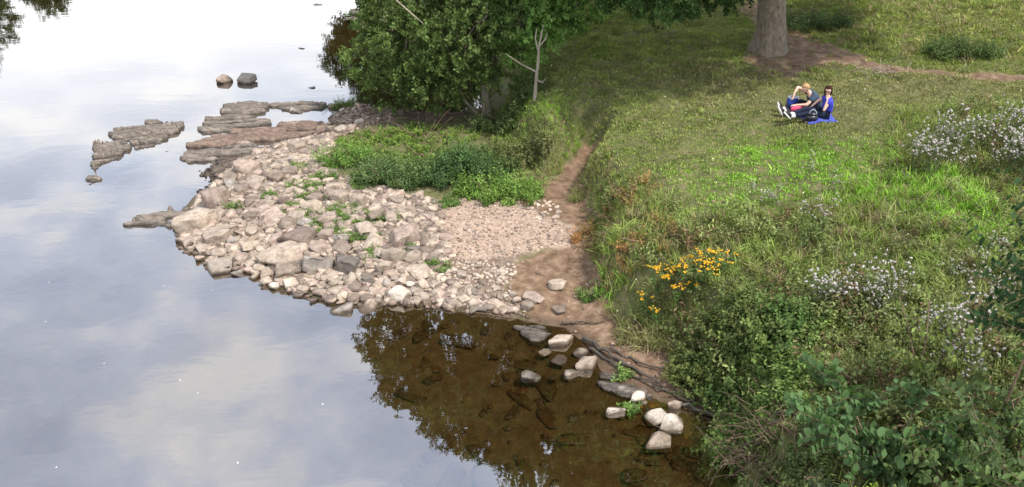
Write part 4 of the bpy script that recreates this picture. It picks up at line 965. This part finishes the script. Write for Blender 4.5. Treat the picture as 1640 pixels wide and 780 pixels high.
# big meadow tree
ob = g1(1230, 84); t = empty('meadow_tree', ob); tag(t, 'large old tree with thick grey trunk standing in the meadow behind the couple', 'tree')
P = np.array([[0, 0, -.3], [0, 0, .0], [0, 0, .25], [.0, 0, .6], [-.08, 0, 1.2], [-.22, 0, 2.2], [-.40, 0, 3.4], [-.5, 0, 5], [0, .1, 8], [.1, .1, 12], [0, 0, 15]]); rad = np.array([.72, .58, .47, .41, .38, .37, .40, .38, .28, .18, .06])
V, T = tube(P, rad, 28); ang = np.arctan2(V[:, 1], V[:, 0]); dr = 1 + .07 * np.sin(ang * 5 + V[:, 2]) * np.exp(-np.maximum(V[:, 2], 0)) + .10 * np.sin(ang * 3 + 1) * np.exp(-np.maximum(V[:, 2], 0) * 2)
V[:, :2] *= dr[:, None]; link_mesh('trunk', V, T, M_bark, t, None, True)
SPO = [sprig(rng, .7, 26, .16, .75) for k in range(7)]
ocl = []
r_ = np.random.default_rng(61)
for (x_, y_, z_, a_) in [(-5, -1, 5.4, 2), (-3.3, -2.5, 6.5, 2.2), (-1, -3.2, 7.2, 2.4), (2, -3, 7.6, 2.4), (4.2, -1, 7.5, 2.4), (5, 2, 8, 2.4), (-4.8, 2, 7, 2.4), (-2.5, 3, 7.5, 2.6), (1, 3, 8, 2.6), (-5.2, 0, 9.5, 2.3), (-3, -2, 11, 2.5), (0, -2.5, 11.5, 2.6), (3, -1.5, 11.5, 2.6), (-3, 2, 12.5, 2.6), (1, 1, 15, 2.8), (3.5, 2, 12.5, 2.4), (-1.5, -.5, 14.5, 2.6), (-6, 1.5, 12, 1.6), (-4.8, -1, 13.6, 1.6), (0, 0, 17, 2)]:
    ocl.append((ob[0] + x_, ob[1] + y_, ob[2] + z_, a_, a_, a_ * .7))
low = [pc(1010, -12, ob[1] - 2.5, .7, .8, .35), pc(1060, -12, ob[1] - 2.6, .8, .9, .55), pc(1110, -16, ob[1] - 2.4, .7, .8, .45), pc(1175, -22, ob[1] - 2.0, .7, .8, .4)]
V, T, C = crown(r_, ocl, SPO, (.065, .105, .033), ob, .62); V2, T2, C2 = crown(r_, low, SPA, (.045, .085, .025), ob, 1.1)
V, T, C = cat([(V, T, C), (V2, T2, C2)]); link_mesh('crown', V, T, M_leaf, t, C); print('oak tris', len(T))
V, T = limbs(r_, ob, ocl + low, [(0, 0, 3.6, .14), (-.1, 0, 5, .16), (0, .1, 8, .12), (.1, .1, 11, .08)], .15); link_mesh('branches', V, T, M_bark, t, None, True)
# trees upstream on the right bank behind the riverside tree and on the far left bank (met in the water's reflections)
def far_tree(loc, h, w, label, group, sd):
    r_ = np.random.default_rng(sd); loc = np.array(loc, float); t = empty('bankside_tree', loc); tag(t, label, 'tree', group); c_ = []
    for i in range(13):
        a = r_.uniform(0, 6.28); zz = r_.uniform(.22, .92); ww = w / 2 * math.sqrt(max(.1, 1 - ((zz - .5) / .5) ** 2)) * .7; c_.append((loc[0] + ww * np.cos(a), loc[1] + ww * np.sin(a), loc[2] + h * zz, w * .24, w * .24, w * .2))
    V, T, C = crown(r_, c_, SPO, (.04, .068, .024), loc, (.9 if sd == 71 else .4)); link_mesh('crown', V, T, M_leaf, t, C)
    V, T = tube(np.array([[0, 0, -.3], [0, 0, h * .3], [.2, 0, h * .6], [0, 0, h * .85]]), [.3, .22, .15, .04], 8); link_mesh('trunk', V, T, M_bark, t, None, True)
far_tree((-5.5, 47, .5), 11, 8.5, 'dark tree on the bank upstream, mirrored beside the overhanging tree', None, 71)
far_tree((-38.5, 56, .5), 8.0, 7, 'tree of the far left bank mirrored at the top left corner', 'trees mirrored at the top left', 72)
far_tree((-43, 62, .5), 9.5, 8, 'tree of the far left bank mirrored at the top left corner', 'trees mirrored at the top left', 73)
far_tree((-41, 50, .5), 9.5, 7, 'tree of the far left bank mirrored at the top left corner', 'trees mirrored at the top left', 74)
far_tree((-38, 68, .5), 6, 3, 'slender small tree of the far left bank mirrored near the top left', None, 75)
# ------------------------------------------------------------------ people
def skin_eval(verts, edges, radii, root=0, sub=1, extra=None, voxel=None):
    me = bpy.data.meshes.new('skin'); me.from_pydata([tuple(v) for v in verts], edges, [])
    o = bpy.data.objects.new('skin', me); COL.objects.link(o)
    md = o.modifiers.new('s', 'SKIN'); md.use_smooth_shade = True
    for i, r_ in enumerate(radii):
        sv = me.skin_vertices[0].data[i]; sv.radius = (r_, r_) if np.ndim(r_) == 0 else r_; sv.use_root = (i == root)
    sb = o.modifiers.new('b', 'SUBSURF'); sb.levels = sub; sb.render_levels = sub
    dg = bpy.context.evaluated_depsgraph_get(); ev = o.evaluated_get(dg); m2 = bpy.data.meshes.new_from_object(ev)
    bpy.data.objects.remove(o)
    if extra is not None or voxel:
        bm = bmesh.new(); bm.from_mesh(m2)
        for (V, T) in (extra or []):
            vs = [bm.verts.new(v) for v in V]
            for f in T: bm.faces.new([vs[i] for i in f])
        bm.to_mesh(m2); bm.free()
        if voxel:
            o = bpy.data.objects.new('v', m2); COL.objects.link(o); rm = o.modifiers.new('r', 'REMESH'); rm.mode = 'VOXEL'; rm.voxel_size = voxel; rm.use_smooth_shade = True
            sm = o.modifiers.new('sm', 'SMOOTH'); sm.factor = .5; sm.iterations = 1
            dg = bpy.context.evaluated_depsgraph_get(); m3 = bpy.data.meshes.new_from_object(o.evaluated_get(dg)); bpy.data.objects.remove(o); m2 = m3
            bm = bmesh.new(); bm.from_mesh(m2); seen = set(); isl = []
            for v0 in bm.verts:
                if v0 in seen: continue
                st_ = [v0]; seen.add(v0); comp = []
                while st_:
                    v_ = st_.pop(); comp.append(v_)
                    for e_ in v_.link_edges:
                        w_ = e_.other_vert(v_)
                        if w_ not in seen: seen.add(w_); st_.append(w_)
                isl.append(comp)
            isl.sort(key=len); print('body islands', [len(k) for k in isl[-6:]], len(isl))
            bmesh.ops.delete(bm, geom=[v_ for k in isl[:-1] for v_ in k], context='VERTS'); bm.to_mesh(m2); bm.free()
    for p_ in m2.polygons: p_.use_smooth = True
    return m2
def put(name, me, mat, parent, label=None):
    me.materials.clear(); me.materials.append(mat); o = bpy.data.objects.new(name, me); COL.objects.link(o); o.parent = parent
    if label: o['label'] = label
    return o
M_skin = plain('skin', (.62, .38, .28), .5, .4, .06, 8)
M_hair1 = plain('fair_hair', (.36, .20, .09), .6, .4, .3, 60); M_hair2 = plain('dark_red_hair', (.035, .014, .010), .8, .12, .4, 60)
M_teal = plain('dark_shirt', (.045, .065, .10), .85, .2, .15, 20); M_blue = plain('blue_shirt', (.045, .05, .42), .8, .25, .1, 20)
M_navy = plain('navy_trousers', (.012, .016, .035), .85, .2, .15, 20); M_black = plain('black_shoe', (.02, .02, .022), .5); M_white = plain('white_rubber', (.75, .74, .72), .5)
M_dark = plain('dark_glass', (.01, .01, .012), .15, .6); M_lips = plain('lips', (.45, .16, .13), .5)
def head_geo(c, f, up, s=1.0):
    """head with nose, ears, chin; f = facing direction"""
    f = np.array(f, float); f /= np.linalg.norm(f); up = np.array(up, float); up -= f * np.dot(up, f); up /= np.linalg.norm(up); sd_ = np.cross(up, f)
    M = np.stack([f, sd_, up], 1); V, T = ICO[3]; V = V.copy()
    V = V * [.098, .077, .118]; lowm = V[:, 2] < 0; V[lowm, 1] *= (1 + 2.6 * V[lowm, 2]); V[lowm, 0] = V[lowm, 0] * (1 + 1.2 * V[lowm, 2]) + (-V[lowm, 2]) * .12
    P = [(V, T)]
    nv, nt_ = ICO[2]; P.append((nv * [.022, .013, .024] + [.098, 0, -.012], nt_))
    for k in (-1, 1): P.append((nv * [.018, .009, .03] + [-.005, k * .078, -.005], nt_))
    P.append((nv * [.025, .03, .012] + [.08, 0, .032], nt_)); P.append((nv * [.02, .022, .012] + [.084, 0, -.085], nt_))
    return [((v * s) @ M.T + c, t_) for v, t_ in P], M
def hand(verts, edges, radii, wi, d, n, curl=.5):
    """palm, four unequal fingers and a side thumb grown from the wrist vertex wi"""
    w = np.array(verts[wi]); d = np.array(d, float); d /= np.linalg.norm(d); n = np.array(n, float); n -= d * np.dot(n, d); n /= np.linalg.norm(n); s_ = np.cross(n, d)
    verts.append(w + d * .05); radii.append((.035, .016)); edges.append((wi, len(verts) - 1)); pi_ = len(verts) - 1
    chains = []
    for k, L in zip((-1.5, -.5, .5, 1.5), (.062, .074, .078, .068)):
        b0_ = w + d * .085 + s_ * k * .02; m_ = b0_ + (d * (1 - curl * .4) - n * curl * .5) * L * .55; e_ = m_ + (d * (1 - curl) - n * curl) * L * .5; chains.append([w + d * .05 + s_ * k * .014, b0_, m_, e_])
    b0_ = w + d * .03 + s_ * .03; chains.append([w + d * .02, b0_ + s_ * .008, b0_ + s_ * .025 + d * .03, b0_ + s_ * .02 + d * .055 - n * .01])
    return chains
def person(loc, rz, J, E, RAD, head, hands, shirt, trousers, mats, label, hair_fn, shoes):
    t = empty('person', loc, rz); t.scale = (.9, .9, .88); tag(t, label, 'person')
    names = list(J); idx = {k: i for i, k in enumerate(names)}; V = [np.array(J[k], float) for k in names]; Ee = [(idx[a], idx[b]) for a, b in E]; Rr = [RAD[k] for k in names]
    ex = []
    hg, HM = head_geo(*head); ex += hg
    for w, d, n, cu in hands:
        for ch in hand(V, Ee, Rr, idx[w], d, n, cu): ex.append(tube(np.array(ch), [.0125, .0115, .011, .009], 6))
    for (a_, b_) in E:
        ra = np.mean(RAD[a_]); rb = np.mean(RAD[b_]); pa, pb = np.array(J[a_], float), np.array(J[b_], float)
        if a_ == 'che' and b_[0] == 's': ra = rb
        if a_ == 'pel' and b_[0] == 'h': ra = rb
        tv, tt = tube(np.stack([pa, pa * .5 + pb * .5, pb]), [ra * .86, (ra + rb) * .43, rb * .86], 12)
        tt = np.vstack([tt, [(0, k + 1, k) for k in range(1, 11)]]); ex.append((tv, tt))
        ex.append((ICO[2][0] * rb * .88 + pb, ICO[2][1]))
    ex2 = []
    for v, t_ in ex:
        if len(v) == 25:
            t_ = np.vstack([t_, [(0, k + 1, k) for k in range(1, 5)]])
        ex2.append((v, t_))
    body = put('body', skin_eval(V, Ee, Rr, 0, 1, ex2, .0075), M_skin, t)
    def garment(keys, grow, nm, mat, ends=None):
        ks = [k for k in keys]; ii_ = {k: i for i, k in enumerate(ks)}; vv = [np.array(J[k], float) for k in ks]
        if ends:
            for k, (a_, f_) in ends.items(): vv[ii_[k]] = np.array(J[a_]) * (1 - f_) + np.array(J[k]) * f_
        ed = [(ii_[a_], ii_[b_]) for a_, b_ in E if a_ in ii_ and b_ in ii_]; rr = [tuple(np.array(RAD[k] if np.ndim(RAD[k]) else (RAD[k], RAD[k])) + grow) for k in ks]
        return put(nm, skin_eval(vv, ed, rr, 0, 2), mat, t)
    garment(*shirt[:2], 'shirt', mats[0], shirt[2]); garment(*trousers[:2], 'trousers', mats[1], trousers[2])
    c = np.array(head[0])
    def hp(v): return HM @ np.array(v) + c
    for s_ in (-1, 1):
        V_, T_ = ICO[2]; link_mesh('eye', (V_ * [.008, .014, .009]) @ HM.T + hp((.088, s_ * .031, .008)), T_, M_dark, t, None, True)
    V_, T_ = ICO[2]; link_mesh('mouth', (V_ * [.008, .024, .008]) @ HM.T + hp((.098, 0, -.052)), T_, M_lips, t, None, True)
    hair_fn(t, hp, HM)
    for (a_, d_, u_) in shoes:
        a_ = np.array(a_, float); d_ = np.array(d_, float); d_ /= np.linalg.norm(d_); u_ = np.array(u_, float); u_ -= d_ * np.dot(u_, d_); u_ /= np.linalg.norm(u_); s_ = np.cross(u_, d_); M_ = np.stack([d_, s_, u_], 1)
        V_, T_ = ICO[3]; v = V_ * [.145, .052, .06]; v[:, 2] = np.maximum(v[:, 2], -.035); fr_ = v[:, 0] > 0; v[fr_, 2] *= 1 - .45 * v[fr_, 0] / .145
        sh = link_mesh('shoe', v @ M_.T + a_ + d_ * .07, T_, M_black, t, None, True)
        sk = tube(np.array([a_ + u_ * 0 + np.array([.14, 0, .02]), a_ + np.array([.05, 0, .01]), a_ + d_ * .01]), [.047, .046, .046], 10); link_mesh('sock', sk[0], sk[1], M_white, t, None, True)
        v = V_ * [.155, .062, .03]; v[:, 2] = np.clip(v[:, 2], -.022, .022); link_mesh('sole', v @ M_.T + a_ + d_ * .07 - u_ * .038, T_, M_white, sh, None, True)
    return t
E_ = [('pel', 'bel'), ('bel', 'che'), ('che', 'nec'), ('nec', 'hea'), ('che', 'shl'), ('shl', 'ell'), ('ell', 'wrl'), ('che', 'shr'), ('shr', 'elr'), ('elr', 'wrr'), ('pel', 'hil'), ('hil', 'knl'), ('knl', 'anl'), ('anl', 'tol'), ('pel', 'hir'), ('hir', 'knr'), ('knr', 'anr'), ('anr', 'tor')]
RM = dict(pel=(.15, .12), bel=(.14, .11), che=(.16, .12), nec=.06, hea=.06, shl=.065, shr=.065, ell=.045, elr=.045, wrl=.028, wrr=.028, hil=.095, hir=.095, knl=.062, knr=.062, anl=.042, anr=.042, tol=.03, tor=.03)
# he sits facing left, bent over the cool bag
Jm = dict(pel=(0, 0, .13), bel=(-.05, 0, .27), che=(-.15, 0, .45), nec=(-.27, 0, .57), hea=(-.33, 0, .62), shr=(-.19, .19, .53), elr=(-.50, .22, .64), wrr=(-.62, .10, .48), shl=(-.19, -.19, .52), ell=(-.40, -.25, .33), wrl=(-.62, -.15, .30),
          hir=(-.08, .11, .12), knr=(-.44, .2, .30), anr=(-.80, .16, .10), tor=(-.86, .16, .13), hil=(-.08, -.11, .12), knl=(-.46, -.14, .15), anl=(-.86, -.10, .09), tol=(-.9, -.1, .12))
def hair_m(t, hp, HM):
    V, T = ICO[3]; V = V.copy(); V = V * [.106, .088, .112]; keep = ~((V[:, 0] > .03) & (V[:, 2] < .05)) & (V[:, 2] > -.06)
    T2 = T[keep[T].all(1)]; V = V * (1 + .05 * fbm(V[:, 0] * 60, V[:, 1] * 60 + V[:, 2] * 40, 3, 2))[:, None]; o = link_mesh('hair', V @ HM.T + hp((-.006, 0, .014)), T2, M_hair1, t, None, True); md = o.modifiers.new('t', 'SOLIDIFY'); md.thickness = .012
def hair_w(t, hp, HM):
    V, T = ICO[3]; V = V.copy() * [.112, .098, .12]; keep = ~((V[:, 0] > .045) & (V[:, 2] < .05) & (abs(V[:, 1]) < .07)); lo = V[:, 2] < -.0; V[lo, 2] *= 2.0; V[lo, 0] -= .015; keep &= V[:, 2] > -.21; T2 = T[keep[T].all(1)]
    V = V * (1 + .08 * fbm(V[:, 0] * 70, V[:, 1] * 70 + V[:, 2] * 10, 3, 2))[:, None]; o = link_mesh('hair', V @ HM.T + hp((-.008, 0, .014)), T2, M_hair2, t, None, True); md = o.modifiers.new('t', 'SOLIDIFY'); md.thickness = .014
    V, T = ICO[2]
    gl_ = [((V * [.008, .027, .02]) @ HM.T + hp((.1, s_ * .033, .01)), T) for s_ in (-1, 1)] + [tube(np.array([hp((.1, -.05, .018)), hp((.108, 0, .016)), hp((.1, .05, .018))]), .004, 5)] + [tube(np.array([hp((.095, s_ * .06, .016)), hp((.0, s_ * .084, .01))]), .004, 5) for s_ in (-1, 1)]
    v, t_, c_ = cat(gl_); link_mesh('sunglasses', v, t_, M_dark, t, None, True)
pm = g1(1307, 182); pwn = g1(1321, 188)
SC = 1.0
man = person(pm, R(4), Jm, E_, RM, ((-.385, 0, .69), (-1, -.1, -.55), (-.35, 0, 1), 1.0), [('wrr', (-.25, -.3, -.9), (1, 0, 0), .5), ('wrl', (-1, .2, -.15), (0, 0, 1), .6)],
    (['pel', 'bel', 'che', 'nec', 'shl', 'ell', 'shr', 'elr'], .034, {'ell': ('shl', .62), 'elr': ('shr', .62), 'nec': ('che', .75)}), (['pel', 'hil', 'knl', 'anl', 'hir', 'knr', 'anr'], .014, {'anl': ('knl', .92), 'anr': ('knr', .92)}),
    (M_teal, M_navy), 'seated person with fair hair and dark t-shirt bending over a blue cool bag', hair_m, [((-.87, .16, .09), (-.35, 0, 1), (1, 0, .3)), ((-.92, -.1, .085), (-.5, 0, .9), (1, 0, .5))])
Jw = dict(pel=(0, 0, .12), bel=(.03, 0, .25), che=(.02, 0, .41), nec=(-.02, 0, .56), hea=(-.03, 0, .62), shl=(-.03, -.17, .49), ell=(-.14, -.24, .28), wrl=(-.09, -.2, .50), shr=(.0, .16, .49), elr=(-.16, .26, .34), wrr=(-.30, .2, .22),
          hir=(-.08, .1, .11), knr=(-.46, .08, .20), anr=(-.84, .02, .07), tor=(-.9, .02, .1), hil=(-.08, -.1, .11), knl=(-.45, -.12, .15), anl=(-.84, -.12, .065), tol=(-.9, -.12, .09))
RW = dict(RM); RW.update(pel=(.15, .12), bel=(.125, .1), che=(.14, .11), nec=.05, shl=.055, shr=.055, ell=.038, elr=.038, wrl=.025, wrr=.025)
woman = person(pwn, R(-2), Jw, E_, RW, ((-.035, 0, .70), (-.45, -.9, -.12), (0, 0, 1), .97), [('wrl', (.0, .35, 1), (-.3, 1, 0), .5), ('wrr', (-1, 0, -.3), (0, 0, 1), .4)],
    (['pel', 'bel', 'che', 'nec', 'shl', 'ell', 'shr', 'elr'], .032, {'ell': ('shl', .5), 'elr': ('shr', .5), 'nec': ('che', .7)}), (['pel', 'hil', 'knl', 'anl', 'hir', 'knr', 'anr'], .012, {'anl': ('knl', .92), 'anr': ('knr', .92)}),
    (M_blue, M_navy), 'seated person with long dark hair, sunglasses and blue top holding a hand to the mouth', hair_w, [((-.88, .02, .07), (-.5, 0, .9), (1, 0, .5)), ((-.88, -.12, .065), (-.7, -.3, .7), (1, 0, .7))])
# picnic things
def rounded_box(sx, sy, sz, seg=3, bev=.02, taper=1.0, puff=0.0):
    bm = bmesh.new(); bmesh.ops.create_cube(bm, size=1)
    for v in bm.verts: v.co.x *= sx * (taper if v.co.z > 0 else 1); v.co.y *= sy * (taper if v.co.z > 0 else 1); v.co.z = (v.co.z + .5) * sz
    bmesh.ops.bevel(bm, geom=bm.edges[:], offset=bev, segments=seg, affect='EDGES'); bmesh.ops.triangulate(bm, faces=bm.faces[:])
    V = np.array([v.co[:] for v in bm.verts]); T = np.array([[v.index for v in f.verts] for f in bm.faces]); bm.free(); return V, T
M_cool = plain('cool_bag_blue', (.02, .05, .30), .6); M_greyfab = plain('grey_fabric', (.42, .46, .5), .7); M_pink = plain('pink_fabric', (.62, .07, .14), .7, .3, .2, 12); M_blackbag = plain('black_leather', (.015, .017, .024), .4, .5, .3, 30); M_mat = plain('blue_mat', (.05, .07, .38), .8)
def arch(w, h, r, y=0, z=0, n=12):
    a = np.linspace(0, np.pi, n); return tube(np.stack([np.cos(a) * w, np.full(n, y), z + np.sin(a) * h], 1), r, 6)
q = np.array(pm) + [-.53, .16, 0]; q[2] = hh(q[0], q[1]) + .01
t = empty('cool_bag', q, R(8)); tag(t, 'blue cool bag with grey lid and pale straps standing between the pair', 'cool bag')
V, T = rounded_box(.2, .17, .33); link_mesh('body', V, T, M_cool, t); V, T = rounded_box(.21, .18, .035, bev=.01); o = link_mesh('lid', V + [0, 0, .33], T, M_greyfab, t)
V, T = tube(np.array([[.11, -.03, .02], [.13, -.04, .22], [.12, -.02, .36], [.0, 0, .40], [-.11, 0, .36]]), .012, 6); link_mesh('strap', V, T, M_greyfab, t)
q = np.array(pm) + [-.46, -.20, 0]; q[2] = hh(q[0], q[1]) + .20
bm_V, bm_T = ICO[3]; v = bm_V * [.22, .05, .10]; v[:, 2] = np.maximum(v[:, 2], -.06); v *= (1 + .25 * fbm(v[:, 0] * 14, v[:, 2] * 14, 5, 3))[:, None]
o = link_mesh('pink_bag', v, bm_T, M_pink, None, None, True); o.location = q; o.rotation_euler = (0, .12, R(5)); tag(o, 'crumpled pink red bag lying on the lap under the bent arm', 'bag')
q = g1(1299, 195)
t = empty('handbag', q, R(-12)); tag(t, 'black handbag standing on the grass in front of the couple', 'handbag')
V, T = rounded_box(.27, .13, .17, bev=.03, taper=.8); link_mesh('body', V, T, M_blackbag, t); V, T = rounded_box(.22, .11, .03, bev=.012); link_mesh('flap', V + [0, -.005, .165], T, M_blackbag, t)
for y in (-.04, .04): V, T = arch(.075, .10, .008, y, .18); link_mesh('handle', V, T, M_greyfab if y < 0 else M_blackbag, t)
c_ = g1(1313, 187); sxm, sym = 11, 9
A, B = np.meshgrid(np.linspace(-.36, .27, 22), np.linspace(-.36, .26, 18)); Z = hh(c_[0] + A, c_[1] + B) - c_[2] + .03 + .008 * np.sin(A * 22 + B * 9)
kk = np.arange(A.size).reshape(A.shape); o = link_mesh('picnic_mat', np.stack([A.ravel(), B.ravel(), Z.ravel()], 1), np.stack([kk[:-1, :-1], kk[:-1, 1:], kk[1:, 1:], kk[1:, :-1]], -1).reshape(-1, 4), M_mat, None, None, True)
o.location = c_; md = o.modifiers.new('t', 'SOLIDIFY'); md.thickness = .02; md.offset = -1; tag(o, 'bright blue picnic mat spread on the grass under the couple', 'picnic mat')
# ------------------------------------------------------------------ sky and sun
SUN_EL, SUN_AZ = R(58), R(128)       # azimuth clockwise from +Y
w = bpy.data.worlds.new('World'); scene.world = w; w.use_nodes = True; nt = w.node_tree; nt.nodes.clear()
sky = N(nt, 'ShaderNodeTexSky'); sky.sky_type = 'NISHITA'; sky.sun_disc = False; sky.sun_elevation = SUN_EL; sky.sun_rotation = SUN_AZ
bg1 = N(nt, 'ShaderNodeBackground'); bg1.inputs[1].default_value = .12; nt.links.new(sky.outputs[0], bg1.inputs[0])
tc = N(nt, 'ShaderNodeTexCoord'); sx = N(nt, 'ShaderNodeSeparateXYZ'); nt.links.new(tc.outputs['Generated'], sx.inputs[0])
zc_ = math_(nt, 'MAXIMUM', sx.outputs[2], .04); zc2 = math_(nt, 'ADD', zc_, .15)
cb = N(nt, 'ShaderNodeCombineXYZ'); nt.links.new(math_(nt, 'DIVIDE', sx.outputs[0], zc2), cb.inputs[0]); nt.links.new(math_(nt, 'DIVIDE', sx.outputs[1], zc2), cb.inputs[1])
n1 = noise(nt, 1.5, 5, cb.outputs[0], .5, .3); n2 = noise(nt, 3.5, 4, cb.outputs[0], .5)
cover = ramp(nt, n1, [(.30, (.72, .72, .72)), (.5, (.92, .92, .92)), (.62, (1, 1, 1))])
mrh = N(nt, 'ShaderNodeMapRange'); nt.links.new(sx.outputs[2], mrh.inputs[0]); mrh.inputs[1].default_value = .17; mrh.inputs[2].default_value = .38; mrh.inputs[3].default_value = 1; mrh.inputs[4].default_value = 0
cover = mixc(nt, mrh.outputs[0], cover, (1, 1, 1))
ccol = ramp(nt, n2, [(.37, (.48, .57, .75)), (.5, (.66, .74, .90)), (.62, (.97, .98, 1.0))])
ccol = mixc(nt, mrh.outputs[0], ccol, (1.0, 1.0, 1.0))
bst = math_(nt, 'ADD', math_(nt, 'MULTIPLY', mrh.outputs[0], .05), 1.55)
bg2 = N(nt, 'ShaderNodeBackground'); nt.links.new(ccol, bg2.inputs[0]); nt.links.new(bst, bg2.inputs[1])
mxw = N(nt, 'ShaderNodeMixShader'); sep = N(nt, 'ShaderNodeSeparateColor'); nt.links.new(cover, sep.inputs[0]); nt.links.new(sep.outputs[0], mxw.inputs[0])
nt.links.new(bg1.outputs[0], mxw.inputs[1]); nt.links.new(bg2.outputs[0], mxw.inputs[2])
wo = N(nt, 'ShaderNodeOutputWorld'); nt.links.new(mxw.outputs[0], wo.inputs[0])
sl = bpy.data.lights.new('sun', 'SUN'); sl.energy = 4.6; sl.angle = R(1.5); sl.color = (1, .95, .88)
so = bpy.data.objects.new('sun', sl); COL.objects.link(so)
d = Vector((math.sin(SUN_AZ) * math.cos(SUN_EL), math.cos(SUN_AZ) * math.cos(SUN_EL), math.sin(SUN_EL)))
so.rotation_euler = d.to_track_quat('Z', 'Y').to_euler(); so.location = d * 60
# ------------------------------------------------------------------ camera and view
cam = bpy.data.cameras.new('camera'); co = bpy.data.objects.new('camera', cam); COL.objects.link(co); scene.camera = co
co.location = (0, 0, CH); co.rotation_euler = (R(90) - PITCH, 0, 0); cam.sensor_width = 36; cam.lens = 36 * F / 1640; cam.clip_end = 2000; cam.clip_start = .1
scene.view_settings.view_transform = 'Standard'; scene.view_settings.look = 'None'; scene.view_settings.gamma = 1; scene.view_settings.exposure = .42
